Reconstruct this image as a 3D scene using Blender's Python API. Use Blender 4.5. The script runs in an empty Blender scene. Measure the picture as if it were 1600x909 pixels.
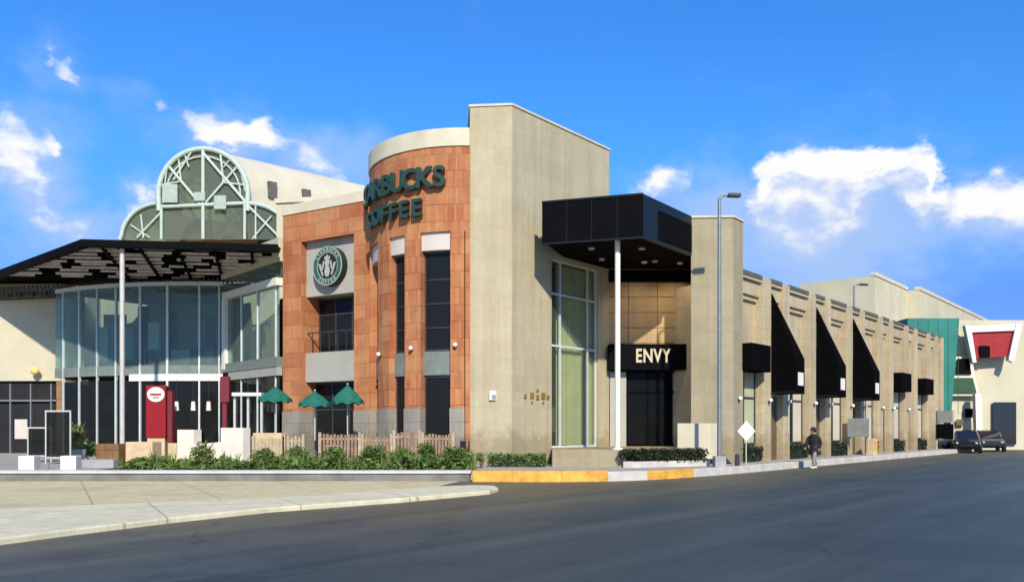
import bpy, bmesh, math, random
from mathutils import Vector, Matrix
random.seed(7)
D = bpy.data
SC = bpy.context.scene
COL = SC.collection
R = math.radians
V = Vector

# ------------------------------------------------------------------ camera
HZ, F, EYE = 670.0, 1310.0, 1.6
cam = D.cameras.new('camera'); cam.sensor_width = 36; cam.lens = 36*F/1600
cam.shift_y = (HZ-454.5)/1600; cam.clip_end = 6000
co = D.objects.new('camera', cam); COL.objects.link(co)
co.location = (0, 0, EYE); co.rotation_euler = (R(90), 0, 0)
SC.camera = co
def gx(px, d): return (px-800)/F*d
def gz(py, d): return EYE+(HZ-py)/F*d
def at(px, py, d): return V((gx(px, d), d, gz(py, d)))

# ------------------------------------------------------------------ materials
def newmat(name):
    m = D.materials.new(name); m.use_nodes = True
    n = m.node_tree; b = n.nodes['Principled BSDF']
    return m, n, b
def N(nt, t, **k):
    n = nt.nodes.new(t)
    for a, v in k.items():
        if a.startswith('i_'): n.inputs[a[2:].replace('_', ' ')].default_value = v
        else: setattr(n, a, v)
    return n
def rgba(c): return (c[0], c[1], c[2], 1)
def ramp(nt, fac, stops):
    r = nt.nodes.new('ShaderNodeValToRGB'); e = r.color_ramp.elements
    e[0].position, e[0].color = stops[0][0], rgba(stops[0][1]); e[1].position, e[1].color = stops[-1][0], rgba(stops[-1][1])
    for p, c in stops[1:-1]:
        q = e.new(p); q.color = rgba(c)
    nt.links.new(fac, r.inputs[0]); return r
def noise(nt, scale, detail=6, rough=.6, coord='Object', vec=None, dist=0):
    n = nt.nodes.new('ShaderNodeTexNoise'); n.inputs['Scale'].default_value = scale
    n.inputs['Detail'].default_value = detail; n.inputs['Roughness'].default_value = rough; n.inputs['Distortion'].default_value = dist
    if vec is None:
        tc = nt.nodes.new('ShaderNodeTexCoord'); vec = tc.outputs[coord]
    nt.links.new(vec, n.inputs['Vector']); return n
def mixc(nt, mode, fac, a, b):
    m = nt.nodes.new('ShaderNodeMix'); m.data_type = 'RGBA'; m.blend_type = mode
    for i, v in ((0, fac), (6, a), (7, b)):
        if hasattr(v, 'is_linked') or isinstance(v, bpy.types.NodeSocket): nt.links.new(v, m.inputs[i])
        elif i == 0: m.inputs[0].default_value = v
        else: m.inputs[i].default_value = rgba(v)
    return m.outputs[2]
def bump(nt, b, h, strength=.3, dist=.02):
    u = nt.nodes.new('ShaderNodeBump'); u.inputs['Strength'].default_value = strength; u.inputs['Distance'].default_value = dist
    nt.links.new(h, u.inputs['Height']); nt.links.new(u.outputs[0], b.inputs['Normal'])
def plain(name, c, rough=.6, metal=0, var=.12, scale=3, spec=.4, bs=.0):
    m, nt, b = newmat(name)
    n = noise(nt, scale)
    lo = tuple(x*(1-var) for x in c); hi = tuple(min(1, x*(1+var)) for x in c)
    r = ramp(nt, n.outputs[0], [(.3, lo), (.7, hi)])
    nt.links.new(r.outputs[0], b.inputs['Base Color'])
    b.inputs['Roughness'].default_value = rough; b.inputs['Metallic'].default_value = metal
    b.inputs['Specular IOR Level'].default_value = spec
    if bs:
        n2 = noise(nt, scale*14); bump(nt, b, n2.outputs[0], bs, .01)
    return m
def stone(name, c1, c2, mortar, bw, bh, mort=.012, stain=.25, tint=None, rough=.8, bs=.25, tfac=.6, off=.5, red=None):
    m, nt, b = newmat(name)
    uv = N(nt, 'ShaderNodeTexCoord')
    bt = N(nt, 'ShaderNodeTexBrick'); bt.offset = off; bt.inputs['Scale'].default_value = 1
    bt.inputs['Brick Width'].default_value = bw; bt.inputs['Row Height'].default_value = bh
    bt.inputs['Mortar Size'].default_value = mort; bt.inputs['Mortar Smooth'].default_value = .3
    bt.inputs['Color1'].default_value = rgba(c1); bt.inputs['Color2'].default_value = rgba(c2); bt.inputs['Mortar'].default_value = rgba(mortar)
    nt.links.new(uv.outputs['UV'], bt.inputs['Vector'])
    col = bt.outputs['Color']
    if tint:
        n0 = noise(nt, .8, 5, .6)
        f = ramp(nt, n0.outputs[0], [(.42, (0, 0, 0)), (.62, (tfac,)*3)])
        col = mixc(nt, 'MIX', f.outputs[0], col, tint)
    if red:
        nr = noise(nt, 1.1, 6, .6, dist=.6); fr_ = ramp(nt, nr.outputs[0], [(.50, (0, 0, 0)), (.68, (.5,)*3)]); col = mixc(nt, 'MIX', fr_.outputs[0], col, red)
    n1 = noise(nt, .35, 8, .65); n2 = noise(nt, 5, 6, .7)
    s1 = ramp(nt, n1.outputs[0], [(.3, (1-stain,)*3), (.7, (1, 1, 1))])
    s2 = ramp(nt, n2.outputs[0], [(.25, (.86,)*3), (.75, (1.0,)*3)])
    col = mixc(nt, 'MULTIPLY', 1, col, s1.outputs[0]); col = mixc(nt, 'MULTIPLY', 1, col, s2.outputs[0])
    # vertical weather streaks
    mp = N(nt, 'ShaderNodeMapping'); mp.inputs['Scale'].default_value = (2.6, 2.6, .12)
    nt.links.new(uv.outputs['Object'], mp.inputs[0])
    n3 = noise(nt, 1.0, 5, .6, vec=mp.outputs[0]); s3 = ramp(nt, n3.outputs[0], [(.28, (.78, .75, .70)), (.58, (1, 1, 1))])
    col = mixc(nt, 'MULTIPLY', .8, col, s3.outputs[0])
    gp_ = N(nt, 'ShaderNodeNewGeometry'); sz = N(nt, 'ShaderNodeSeparateXYZ'); nt.links.new(gp_.outputs['Position'], sz.inputs[0])
    n5 = noise(nt, 1.6, 6, .65); ml = N(nt, 'ShaderNodeMath', operation='MULTIPLY_ADD'); nt.links.new(n5.outputs[0], ml.inputs[0]); ml.inputs[1].default_value = -2.2; nt.links.new(sz.outputs[2], ml.inputs[2])
    s5 = ramp(nt, ml.outputs[0], [(0, (.70, .66, .60)), (.45, (1, 1, 1))]); col = mixc(nt, 'MULTIPLY', .8, col, s5.outputs[0])
    nt.links.new(col, b.inputs['Base Color'])
    b.inputs['Roughness'].default_value = rough; b.inputs['Specular IOR Level'].default_value = .25
    ad = N(nt, 'ShaderNodeMath', operation='ADD'); nt.links.new(n2.outputs[0], ad.inputs[0]); nt.links.new(bt.outputs['Fac'], ad.inputs[1])
    iv = N(nt, 'ShaderNodeMath', operation='MULTIPLY_ADD'); nt.links.new(bt.outputs['Fac'], iv.inputs[0]); iv.inputs[1].default_value = -.8; nt.links.new(n2.outputs[0], iv.inputs[2])
    bump(nt, b, iv.outputs[0], bs, .02)
    return m
def glass(name, tint, trans=.5, rough=.03, refl=(.85, .92, .95), ior=1.45, milk=.15):
    m, nt, b = newmat(name); nt.nodes.remove(b)
    out = nt.nodes['Material Output']
    tr = N(nt, 'ShaderNodeBsdfTransparent'); tr.inputs[0].default_value = rgba(tint)
    df = N(nt, 'ShaderNodeBsdfDiffuse'); df.inputs[0].default_value = rgba(tuple(x*milk for x in tint))
    gl = N(nt, 'ShaderNodeBsdfGlossy'); gl.inputs[0].default_value = rgba(refl); gl.inputs['Roughness'].default_value = rough
    n = noise(nt, .6, 2, .4); u = N(nt, 'ShaderNodeBump'); u.inputs['Strength'].default_value = .16; u.inputs['Distance'].default_value = .15
    nt.links.new(n.outputs[0], u.inputs['Height']); nt.links.new(u.outputs[0], gl.inputs['Normal'])
    fr = N(nt, 'ShaderNodeFresnel'); fr.inputs[0].default_value = ior
    a = N(nt, 'ShaderNodeMixShader'); a.inputs[0].default_value = trans
    nt.links.new(df.outputs[0], a.inputs[1]); nt.links.new(tr.outputs[0], a.inputs[2])
    c = N(nt, 'ShaderNodeMixShader'); gm = N(nt, 'ShaderNodeNewGeometry'); bf = N(nt, 'ShaderNodeMath', operation='SUBTRACT'); bf.inputs[0].default_value = 1; nt.links.new(gm.outputs['Backfacing'], bf.inputs[1]); mf = N(nt, 'ShaderNodeMath', operation='MULTIPLY'); nt.links.new(bf.outputs[0], mf.inputs[0]); nt.links.new(fr.outputs[0], mf.inputs[1]); nt.links.new(mf.outputs[0], c.inputs[0]); nt.links.new(a.outputs[0], c.inputs[1]); nt.links.new(gl.outputs[0], c.inputs[2])
    nt.links.new(c.outputs[0], out.inputs[0]); return m
def leafmat(name, a, b_):
    m, nt, b = newmat(name)
    n = noise(nt, 2.2, 3, .6); n2 = noise(nt, 23, 2, .5)
    r = ramp(nt, n.outputs[0], [(.3, a), (.72, b_)])
    r2 = ramp(nt, n2.outputs[0], [(.3, (.6, .6, .6)), (.7, (1.25, 1.25, 1.1))])
    c = mixc(nt, 'MULTIPLY', 1, r.outputs[0], r2.outputs[0])
    nt.links.new(c, b.inputs['Base Color']); b.inputs['Roughness'].default_value = .55
    b.inputs['Specular IOR Level'].default_value = .3
    return m

M = {}
M['lime'] = stone('limestone', (.535, .47, .305), (.50, .435, .275), (.44, .375, .235), 1.2, .6, .007, .16, (.52, .43, .265), bs=.15)
M['lime3'] = stone('darkened_pier_limestone', (.40, .35, .225), (.36, .315, .20), (.30, .255, .16), 1.2, .6, .008, .2, (.41, .335, .20), bs=.2)  # same limestone as the tower, the pier's shade darkened into the colour
M['lime2'] = stone('weathered_limestone', (.60, .50, .31), (.54, .44, .27), (.40, .32, .20), .9, .45, .008, .22, (.53, .42, .26))
M['orange'] = stone('terracotta_stone', (.60, .255, .105), (.43, .13, .048), (.24, .10, .05), .95, .62, .016, .22, (.57, .29, .12), bs=.4, tfac=.55, red=(.43, .13, .065))
M['tile'] = stone('stone_tile', (.52, .37, .165), (.46, .31, .14), (.10, .06, .03), 1.25, .66, .022, .20, (.47, .30, .19), bs=.3, off=0)
M['cream'] = plain('cream_render', (.52, .47, .32), .85, var=.10, scale=.5, bs=.15)
M['roofm'] = plain('pale_roof_membrane', (.54, .49, .36), .7, var=.08, scale=.8)
M['creamd'] = plain('faded_cream_render', (.52, .45, .32), .85, var=.12, scale=.5, bs=.15)
M['capm'] = plain('cream_cap', (.57, .51, .36), .8, var=.12, scale=1.2, bs=.1)
M['greybase'] = stone('grey_stone', (.36, .33, .27), (.31, .28, .22), (.2, .18, .14), .95, .62, .012, .2)
M['greypanel'] = plain('grey_render_panel', (.36, .345, .28), .8, var=.08, scale=1.2, bs=.1)
M['headpanel'] = plain('pale_header', (.55, .49, .42), .8, var=.08, scale=1.5)
M['spand'] = plain('grey_green_spandrel', (.17, .20, .17), .45, var=.15)
M['black'] = plain('black_cladding', (.0025, .0025, .003), .7, var=.25, scale=1.5, spec=.06)
M['blackside'] = plain('black_metal_side', (.006, .009, .008), .38, var=.3, scale=1.5, spec=.3)
M['soffit'] = plain('dark_soffit', (.004, .004, .004), .8, var=.2, spec=.05)
M['canvas'] = plain('black_canvas', (.003, .0028, .003), .9, var=.3, scale=4, spec=.03, bs=.2)
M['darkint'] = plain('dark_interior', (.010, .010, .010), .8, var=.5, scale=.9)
M['midint'] = plain('dim_interior_wall', (.28, .33, .30), .8, var=.6, scale=.7)
M['white'] = plain('white_paint', (.74, .70, .59), .5, var=.05)
M['whitewall'] = plain('whitewashed_wall', (.68, .60, .47), .85, var=.07, scale=2, bs=.2)
M['steel'] = plain('pale_steel', (.50, .48, .42), .45, .1, var=.1)
M['mull'] = plain('grey_green_mullion', (.58, .63, .59), .45, .1, var=.1)
M['glint'] = plain('pale_reflection', (.34, .40, .33), .6)
M['greenframe'] = plain('pale_green_frame', (.44, .52, .42), .5, var=.1)
M['pole'] = plain('grey_pole', (.22, .23, .24), .45, .4, var=.15)
M['darkpole'] = plain('dark_pole', (.05, .052, .055), .5, .3, var=.2)
M['gl_teal'] = glass('teal_glass', (.80, .95, .92), .74, refl=(.75, .85, .62), ior=1.5, milk=.28)
M['gl_dark'] = glass('dark_glass', (.30, .32, .31), .75, refl=(.6, .66, .66), ior=1.32)
M['gl_black'] = glass('black_glass', (.12, .13, .13), .6, refl=(.5, .55, .55), ior=1.2)
M['gl_green'] = glass('green_glass', (.92, .95, .88), .90, refl=(.7, .75, .65), ior=1.35, milk=.3)
M['gl_dome'] = glass('dome_glass', (.52, .62, .48), .55, refl=(.55, .70, .55), ior=1.5, milk=.36)
M['drape'] = plain('pale_green_drape', (.42, .42, .24), .8, var=.12, scale=.8)
M['red'] = plain('red_paint', (.26, .006, .009), .45, var=.12)
M['dred'] = plain('dark_red_paint', (.16, .015, .02), .5, var=.15)
M['umb'] = plain('green_canvas', (.010, .125, .085), .8, var=.2, scale=5, bs=.1)
M['letter'] = plain('dark_green_letter', (.030, .060, .042), .4, var=.2)
M['letter_edge'] = plain('letter_face', (.022, .05, .035), .4, var=.2)
M['logo_green'] = plain('logo_green', (.03, .10, .06), .5, var=.1)
M['logo_black'] = plain('logo_black', (.012, .015, .013), .5, var=.1)
M['logo_white'] = plain('logo_white', (.36, .38, .31), .6, var=.1)
M['wood'] = plain('cedar_slats', (.27, .165, .10), .75, var=.45, scale=4, bs=.2)
M['woodl'] = plain('pale_timber', (.40, .31, .19), .75, var=.35, scale=4)
M['gold'] = plain('brass', (.55, .37, .12), .35, .7, var=.1)
M['yellow'] = plain('worn_yellow_paint', (.66, .33, .05), .75, var=.35, scale=2.5, bs=.2)
M['kerb'] = plain('kerb_concrete', (.50, .46, .39), .85, var=.2, scale=2, bs=.2)
M['conc'] = plain('grey_concrete', (.30, .295, .28), .85, var=.25, scale=1.2, bs=.2)
M['coping'] = plain('pale_coping', (.58, .55, .50), .85, var=.18, scale=1.3, bs=.2)
M['ledge'] = plain('shaded_ledge', (.17, .16, .14), .9, var=.35, scale=1.3, bs=.25)  # ledge front lies in shade, that darkness is put into the colour
M['leaf'] = leafmat('leaf_green', (.040, .085, .014), (.15, .22, .045))
M['leafl'] = leafmat('leaf_light', (.09, .14, .03), (.24, .28, .09))
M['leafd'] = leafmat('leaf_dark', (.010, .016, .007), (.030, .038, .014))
M['stem'] = plain('brown_stem', (.10, .07, .04), .8)
M['soil'] = plain('dark_soil', (.07, .05, .035), .95, var=.3, bs=.4)
M['teal'] = plain('teal_panel', (.012, .17, .125), .6, var=.18, scale=.5)
M['redsign'] = plain('red_sign', (.30, .012, .010), .5, var=.2)
M['dgreen'] = plain('dark_green_panel', (.02, .07, .025), .55, var=.3)
M['rubber'] = plain('tyre_rubber', (.012, .012, .012), .85)
M['carb'] = plain('black_car_paint', (.010, .011, .013), .18, .2, var=.1, spec=.6)
M['carg'] = plain('charcoal_car_paint', (.035, .037, .042), .22, .4, var=.1, spec=.6)
M['cars'] = plain('silver_car_paint', (.40, .41, .42), .25, .5, var=.05, spec=.6)
M['carglass'] = plain('car_window', (.012, .015, .018), .06, var=.1, spec=.8)
M['lampglass'] = plain('headlamp_glass', (.55, .56, .55), .12, var=.1, spec=.7)
M['taill'] = plain('tail_lamp', (.30, .01, .01), .2)
M['skin'] = plain('skin', (.36, .20, .13), .55, var=.06)
M['coat'] = plain('black_coat', (.014, .012, .013), .85, var=.3, scale=8, bs=.2)
M['trouser'] = plain('grey_trousers', (.22, .21, .18), .85, var=.2, scale=8, bs=.2)
M['shoe'] = plain('pale_shoes', (.55, .54, .50), .7)
M['hair'] = plain('dark_hair', (.012, .009, .008), .6)
M['brownst'] = stone('brown_stone', (.36, .20, .09), (.30, .15, .07), (.12, .07, .04), .6, .4, .012, .3, (.42, .27, .12))
M['lantern'] = plain('yellow_lantern', (.75, .55, .16), .6, var=.15)
M['brown'] = plain('brown_door', (.11, .075, .04), .6, var=.3)
M['bulb'] = plain('frosted_globe', (.85, .83, .76), .3, var=.03)
M['vent'] = plain('vent_louvre', (.10, .10, .08), .7, var=.2)
M['board'] = plain('grey_board', (.22, .23, .21), .6, var=.2)
M['sandst'] = plain('sand_planter', (.56, .42, .24), .85, var=.2, scale=2, bs=.2)

# asphalt : dusty near the kerb, polished streaks along the street
U2 = V((.6413, .7673)); N2 = V((.7673, -.6413))
def asphalt():
    m, nt, b = newmat('asphalt')
    tc = N(nt, 'ShaderNodeNewGeometry'); ob = tc.outputs['Position']
    mp = N(nt, 'ShaderNodeMapping'); mp.inputs['Rotation'].default_value = (0, 0, -math.atan2(U2.y, U2.x)); nt.links.new(ob, mp.inputs[0])
    mp2 = N(nt, 'ShaderNodeMapping'); mp2.inputs['Scale'].default_value = (.05, .75, 1); nt.links.new(mp.outputs[0], mp2.inputs[0])
    n1 = noise(nt, 1.0, 5, .55, vec=mp2.outputs[0]); n2 = noise(nt, .45, 7, .6, vec=ob); n3 = noise(nt, 60, 3, .7, vec=ob); n4 = noise(nt, 9, 6, .7, vec=ob)
    base = ramp(nt, n1.outputs[0], [(.3, (.034, .046, .041)), (.52, (.053, .070, .062)), (.72, (.100, .118, .100))])
    # dust
    sx = N(nt, 'ShaderNodeSeparateXYZ'); nt.links.new(mp.outputs[0], sx.inputs[0])
    # across-street coordinate: larger = towards the buildings
    ma = N(nt, 'ShaderNodeMath', operation='MULTIPLY_ADD'); nt.links.new(n2.outputs[0], ma.inputs[0]); ma.inputs[1].default_value = 6; nt.links.new(sx.outputs[1], ma.inputs[2])
    mr = N(nt, 'ShaderNodeMapRange'); mr.inputs[1].default_value = 11.5; mr.inputs[2].default_value = 16.5; nt.links.new(ma.outputs[0], mr.inputs[0])
    mm = N(nt, 'ShaderNodeMath', operation='MULTIPLY'); nt.links.new(mr.outputs[0], mm.inputs[0]); mm.inputs[1].default_value = .9
    c = mixc(nt, 'MIX', mm.outputs[0], base.outputs[0], (.15, .125, .065))
    g = ramp(nt, n3.outputs[0], [(.3, (.6,)*3), (.7, (1.25,)*3)]); c = mixc(nt, 'MULTIPLY', 1, c, g.outputs[0])
    g2 = ramp(nt, n4.outputs[0], [(.3, (.85,)*3), (.7, (1.06,)*3)]); c = mixc(nt, 'MULTIPLY', 1, c, g2.outputs[0])
    wn = noise(nt, .9, 4, .6, vec=ob); wv = N(nt, 'ShaderNodeVectorMath', operation='MULTIPLY_ADD'); nt.links.new(wn.outputs['Color'], wv.inputs[0]); wv.inputs[1].default_value = (1.6, 1.6, 0); nt.links.new(ob, wv.inputs[2])
    vo = N(nt, 'ShaderNodeTexVoronoi', feature='DISTANCE_TO_EDGE'); vo.inputs['Scale'].default_value = .16; nt.links.new(wv.outputs[0], vo.inputs['Vector'])
    cr = ramp(nt, vo.outputs['Distance'], [(0, (.4,)*3), (.007, (1, 1, 1))]); c = mixc(nt, 'MULTIPLY', .55, c, cr.outputs[0])
    n6 = noise(nt, .28, 3, .4, vec=ob, dist=1.2); pt_ = ramp(nt, n6.outputs[0], [(.60, (1, 1, 1)), (.63, (.80, .81, .82))]); c = mixc(nt, 'MULTIPLY', .8, c, pt_.outputs[0])
    n7 = noise(nt, .7, 5, .7, vec=mp2.outputs[0]); tr_ = ramp(nt, n7.outputs[0], [(.35, (.72,)*3), (.55, (1, 1, 1)), (.75, (1.35, 1.36, 1.38))]); c = mixc(nt, 'MULTIPLY', 1, c, tr_.outputs[0])
    nt.links.new(c, b.inputs['Base Color']); b.inputs['Roughness'].default_value = .62; b.inputs['Specular IOR Level'].default_value = .45
    bump(nt, b, n3.outputs[0], .35, .01); return m
M['asphalt'] = asphalt()
def paving(name, a, c, dirt):
    m, nt, b = newmat(name)
    tc = N(nt, 'ShaderNodeTexCoord'); ob = tc.outputs['Object']
    n1 = noise(nt, .35, 7, .62, vec=ob); n2 = noise(nt, 3, 6, .7, vec=ob); n3 = noise(nt, 45, 3, .7, vec=ob)
    r = ramp(nt, n1.outputs[0], [(.32, a), (.5, c), (.72, dirt)])
    g = ramp(nt, n2.outputs[0], [(.3, (.8,)*3), (.7, (1.06,)*3)]); g2 = ramp(nt, n3.outputs[0], [(.3, (.85,)*3), (.7, (1.1,)*3)])
    x = mixc(nt, 'MULTIPLY', 1, r.outputs[0], g.outputs[0]); x = mixc(nt, 'MULTIPLY', 1, x, g2.outputs[0])
    bt = N(nt, 'ShaderNodeTexBrick'); bt.offset = 0; bt.inputs['Scale'].default_value = 1; bt.inputs['Brick Width'].default_value = 2.6; bt.inputs['Row Height'].default_value = 2.6
    bt.inputs['Mortar Size'].default_value = .02
    mp = N(nt, 'ShaderNodeMapping'); mp.inputs['Rotation'].default_value = (0, 0, -.5); nt.links.new(ob, mp.inputs[0]); nt.links.new(mp.outputs[0], bt.inputs['Vector'])
    j = ramp(nt, bt.outputs['Fac'], [(0, (1,)*3), (1, (.62,)*3)]); x = mixc(nt, 'MULTIPLY', 1, x, j.outputs[0])
    nt.links.new(x, b.inputs['Base Color']); b.inputs['Roughness'].default_value = .85; b.inputs['Specular IOR Level'].default_value = .25
    bump(nt, b, n3.outputs[0], .25, .01); return m
M['sand'] = paving('sandy_driveway', (.55, .475, .25), (.64, .55, .31), (.53, .43, .22))
M['strip'] = paving('pale_concrete', (.63, .57, .36), (.70, .63, .41), (.56, .49, .31))
M['walk'] = paving('sidewalk_concrete', (.36, .34, .29), (.42, .39, .33), (.34, .30, .24))

# ------------------------------------------------------------------ mesh builder
ORG = {}
class MB:
    def __init__(s): s.v = []; s.f = []; s.sm = []
    def add(s, vs, fs, smooth=False):
        o = len(s.v); s.v += [V(p) for p in vs]
        for f in fs: s.f.append([i+o for i in f]); s.sm.append(smooth)
        return s
    def prism(s, poly, z0, z1, top=None):
        n = len(poly); a = sum(poly[i][0]*poly[(i+1) % n][1]-poly[(i+1) % n][0]*poly[i][1] for i in range(n))
        if a < 0: poly = poly[::-1]; top = top[::-1] if top else None
        t = top or poly
        vs = [(p[0], p[1], z0) for p in poly]+[(p[0], p[1], z1) for p in t]
        fs = [list(range(n))[::-1], list(range(n, 2*n))]+[[i, (i+1) % n, (i+1) % n+n, i+n] for i in range(n)]
        return s.add(vs, fs)
    def box(s, c, size, rz=0):
        x, y, z = (q/2 for q in size); cs, sn = math.cos(rz), math.sin(rz)
        p = [(c[0]+a*cs-b*sn, c[1]+a*sn+b*cs) for a, b in ((-x, -y), (x, -y), (x, y), (-x, y))]
        return s.prism(p, c[2]-z, c[2]+z)
    def slab(s, O, d, n, t0, t1, z0, z1, e0, e1):
        O = V(O[:2]); d = V(d[:2]); n = V(n[:2])
        p = [O+d*t0+n*e0, O+d*t1+n*e0, O+d*t1+n*e1, O+d*t0+n*e1]
        return s.prism([tuple(q) for q in p], z0, z1)
    def arc(s, c, ro, ri, a0, a1, z0, z1, k=10):
        o = [(c[0]+ro*math.cos(R(a0+(a1-a0)*i/k)), c[1]+ro*math.sin(R(a0+(a1-a0)*i/k))) for i in range(k+1)]
        i_ = [(c[0]+ri*math.cos(R(a0+(a1-a0)*i/k)), c[1]+ri*math.sin(R(a0+(a1-a0)*i/k))) for i in range(k+1)]
        for q in range(k): s.prism([o[q], o[q+1], i_[q+1], i_[q]], z0, z1) if False else None
        return s.prism(o+i_[::-1], z0, z1)
    def tube(s, p0, p1, r, r1=None, k=10, caps=True):
        p0, p1 = V(p0), V(p1); r1 = r if r1 is None else r1
        a = (p1-p0).normalized(); x = a.orthogonal().normalized(); y = a.cross(x)
        vs = [p0+(x*math.cos(2*math.pi*i/k)+y*math.sin(2*math.pi*i/k))*r for i in range(k)]
        vs += [p1+(x*math.cos(2*math.pi*i/k)+y*math.sin(2*math.pi*i/k))*r1 for i in range(k)]
        s.add(vs, [[i, (i+1) % k, (i+1) % k+k, i+k] for i in range(k)], True)
        if caps: s.add(vs, [list(range(k))[::-1], list(range(k, 2*k))])
        return s
    def path(s, pts, r, k=8):
        for a, b in zip(pts[:-1], pts[1:]): s.tube(a, b, r, k=k)
        return s
    def ball(s, c, r, sz=(1, 1, 1), n=10, m=7):
        vs = [V((0, 0, 1))]+[V((math.sin(math.pi*j/m)*math.cos(2*math.pi*i/n), math.sin(math.pi*j/m)*math.sin(2*math.pi*i/n), math.cos(math.pi*j/m))) for j in range(1, m) for i in range(n)]+[V((0, 0, -1))]
        fs = [[0, 1+i, 1+(i+1) % n] for i in range(n)]
        for j in range(m-2):
            for i in range(n): fs.append([1+j*n+i, 1+(j+1)*n+i, 1+(j+1)*n+(i+1) % n, 1+j*n+(i+1) % n])
        l = len(vs)-1; fs += [[l, l-n+(i+1) % n, l-n+i] for i in range(n)]
        return s.add([V((c[0]+v.x*r*sz[0], c[1]+v.y*r*sz[1], c[2]+v.z*r*sz[2])) for v in vs], fs, True)
    def quad(s, a, b, c, d): return s.add([a, b, c, d], [[0, 1, 2, 3]])
    def disc(s, c, Nn, r, th, k=40, r_in=0):
        Nn = V(Nn).normalized(); x = V((0, 0, 1)).cross(Nn).normalized(); y = V((0, 0, 1)); c = V(c)
        o = [x*math.cos(2*math.pi*i/k)+y*math.sin(2*math.pi*i/k) for i in range(k)]
        f = [c+q*r+Nn*th for q in o]; b = [c+q*r for q in o]
        if r_in == 0:
            s.add(f+b, [list(range(k)), list(range(k, 2*k))[::-1]]+[[i+k, (i+1) % k+k, (i+1) % k, i] for i in range(k)])
        else:
            fi = [c+q*r_in+Nn*th for q in o]; bi = [c+q*r_in for q in o]
            fs = []
            for i in range(k):
                j = (i+1) % k
                fs += [[i, j, 2*k+j, 2*k+i], [k+i, k+j, j, i], [2*k+i, 2*k+j, 3*k+j, 3*k+i], [k+j, k+i, 3*k+i, 3*k+j]]
            s.add(f+b+fi+bi, fs)
        return s
    def build(s, name, mat, parent=None, bevel=0):
        if parent is not None: org = ORG[parent.name]
        else:
            xs = [p.x for p in s.v]; ys = [p.y for p in s.v]; zs = [p.z for p in s.v]
            org = V(((min(xs)+max(xs))/2, (min(ys)+max(ys))/2, min(zs)))
        me = D.meshes.new(name); me.from_pydata([tuple(p-org) for p in s.v], [], s.f)
        for p, sm in zip(me.polygons, s.sm): p.use_smooth = sm
        bm = bmesh.new(); bm.from_mesh(me); bmesh.ops.recalc_face_normals(bm, faces=bm.faces) if len(s.f) < 4000 else None
        uvl = bm.loops.layers.uv.new('UVMap')
        for f in bm.faces:
            n = f.normal
            if abs(n.z) < .7:
                t = V((-n.y, n.x, 0)); t = t.normalized() if t.length > 1e-6 else V((1, 0, 0))
                for l in f.loops:
                    p = l.vert.co+org; l[uvl].uv = (p.dot(t), p.z)
            else:
                for l in f.loops: p = l.vert.co+org; l[uvl].uv = (p.x, p.y)
        bm.to_mesh(me); bm.free()
        me.materials.append(M[mat] if isinstance(mat, str) else mat)
        o = D.objects.new(name, me); COL.objects.link(o)
        if parent is not None: o.parent = parent
        else: o.location = org
        ORG[o.name] = org
        if bevel:
            b = o.modifiers.new('bevel', 'BEVEL'); b.width = bevel; b.segments = 2; b.limit_method = 'ANGLE'
        return o
def tag(o, label=None, cat=None, group=None, kind=None):
    if label: o['label'] = label
    if cat: o['category'] = cat
    if group: o['group'] = group
    if kind: o['kind'] = kind
    return o
def thing(name, label, cat, loc, group=None):
    o = D.objects.new(name, None); COL.objects.link(o); o.location = loc; o.empty_display_size = .2
    ORG[o.name] = V(loc); return tag(o, label, cat, group)
def children(o): return [c for c in COL.objects if c.parent == o]
def dup(o, loc=None, rz=None, label=None, group=None, parent=None):
    c = o.copy(); COL.objects.link(c)
    if parent is not None: c.parent = parent
    ORG[c.name] = V(loc) if loc is not None else ORG[o.name]
    for ch in children(o): dup(ch, parent=c)
    if loc is not None: c.location = loc
    if rz is not None: c.rotation_euler.z = rz
    if label: c['label'] = label
    if group: c['group'] = group
    return c
def struct(name, mb, mat, bevel=0): return tag(mb.build(name, mat, None, bevel), kind='structure')
def letters(txt, size, place, mat, parent, extrude=.06, offset=.018, name='letter'):
    """place(i, ch) -> 4x4 matrix of the centre-bottom of each letter"""
    for i, ch in enumerate(txt):
        if ch == ' ': continue
        cu = D.curves.new('t', 'FONT'); cu.body = ch; cu.size = size; cu.extrude = extrude; cu.offset = offset; cu.align_x = 'CENTER'
        to = D.objects.new('t', cu); COL.objects.link(to)
        dg = bpy.context.evaluated_depsgraph_get(); me = D.meshes.new_from_object(to.evaluated_get(dg))
        D.objects.remove(to); D.curves.remove(cu)
        me.transform(place(i, ch)); me.transform(Matrix.Translation(-ORG[parent.name])); me.name = name
        me.materials.clear(); me.materials.append(M[mat])
        o = D.objects.new(name, me); COL.objects.link(o); o.parent = parent; ORG[o.name] = ORG[parent.name]
def face_mat(p, n):
    n = V(n).normalized(); up = V((0, 0, 1)); r = up.cross(n).normalized()
    m = Matrix(((r.x, up.x, n.x, p[0]), (r.y, up.y, n.y, p[1]), (r.z, up.z, n.z, p[2]), (0, 0, 0, 1)))
    return m

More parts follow.
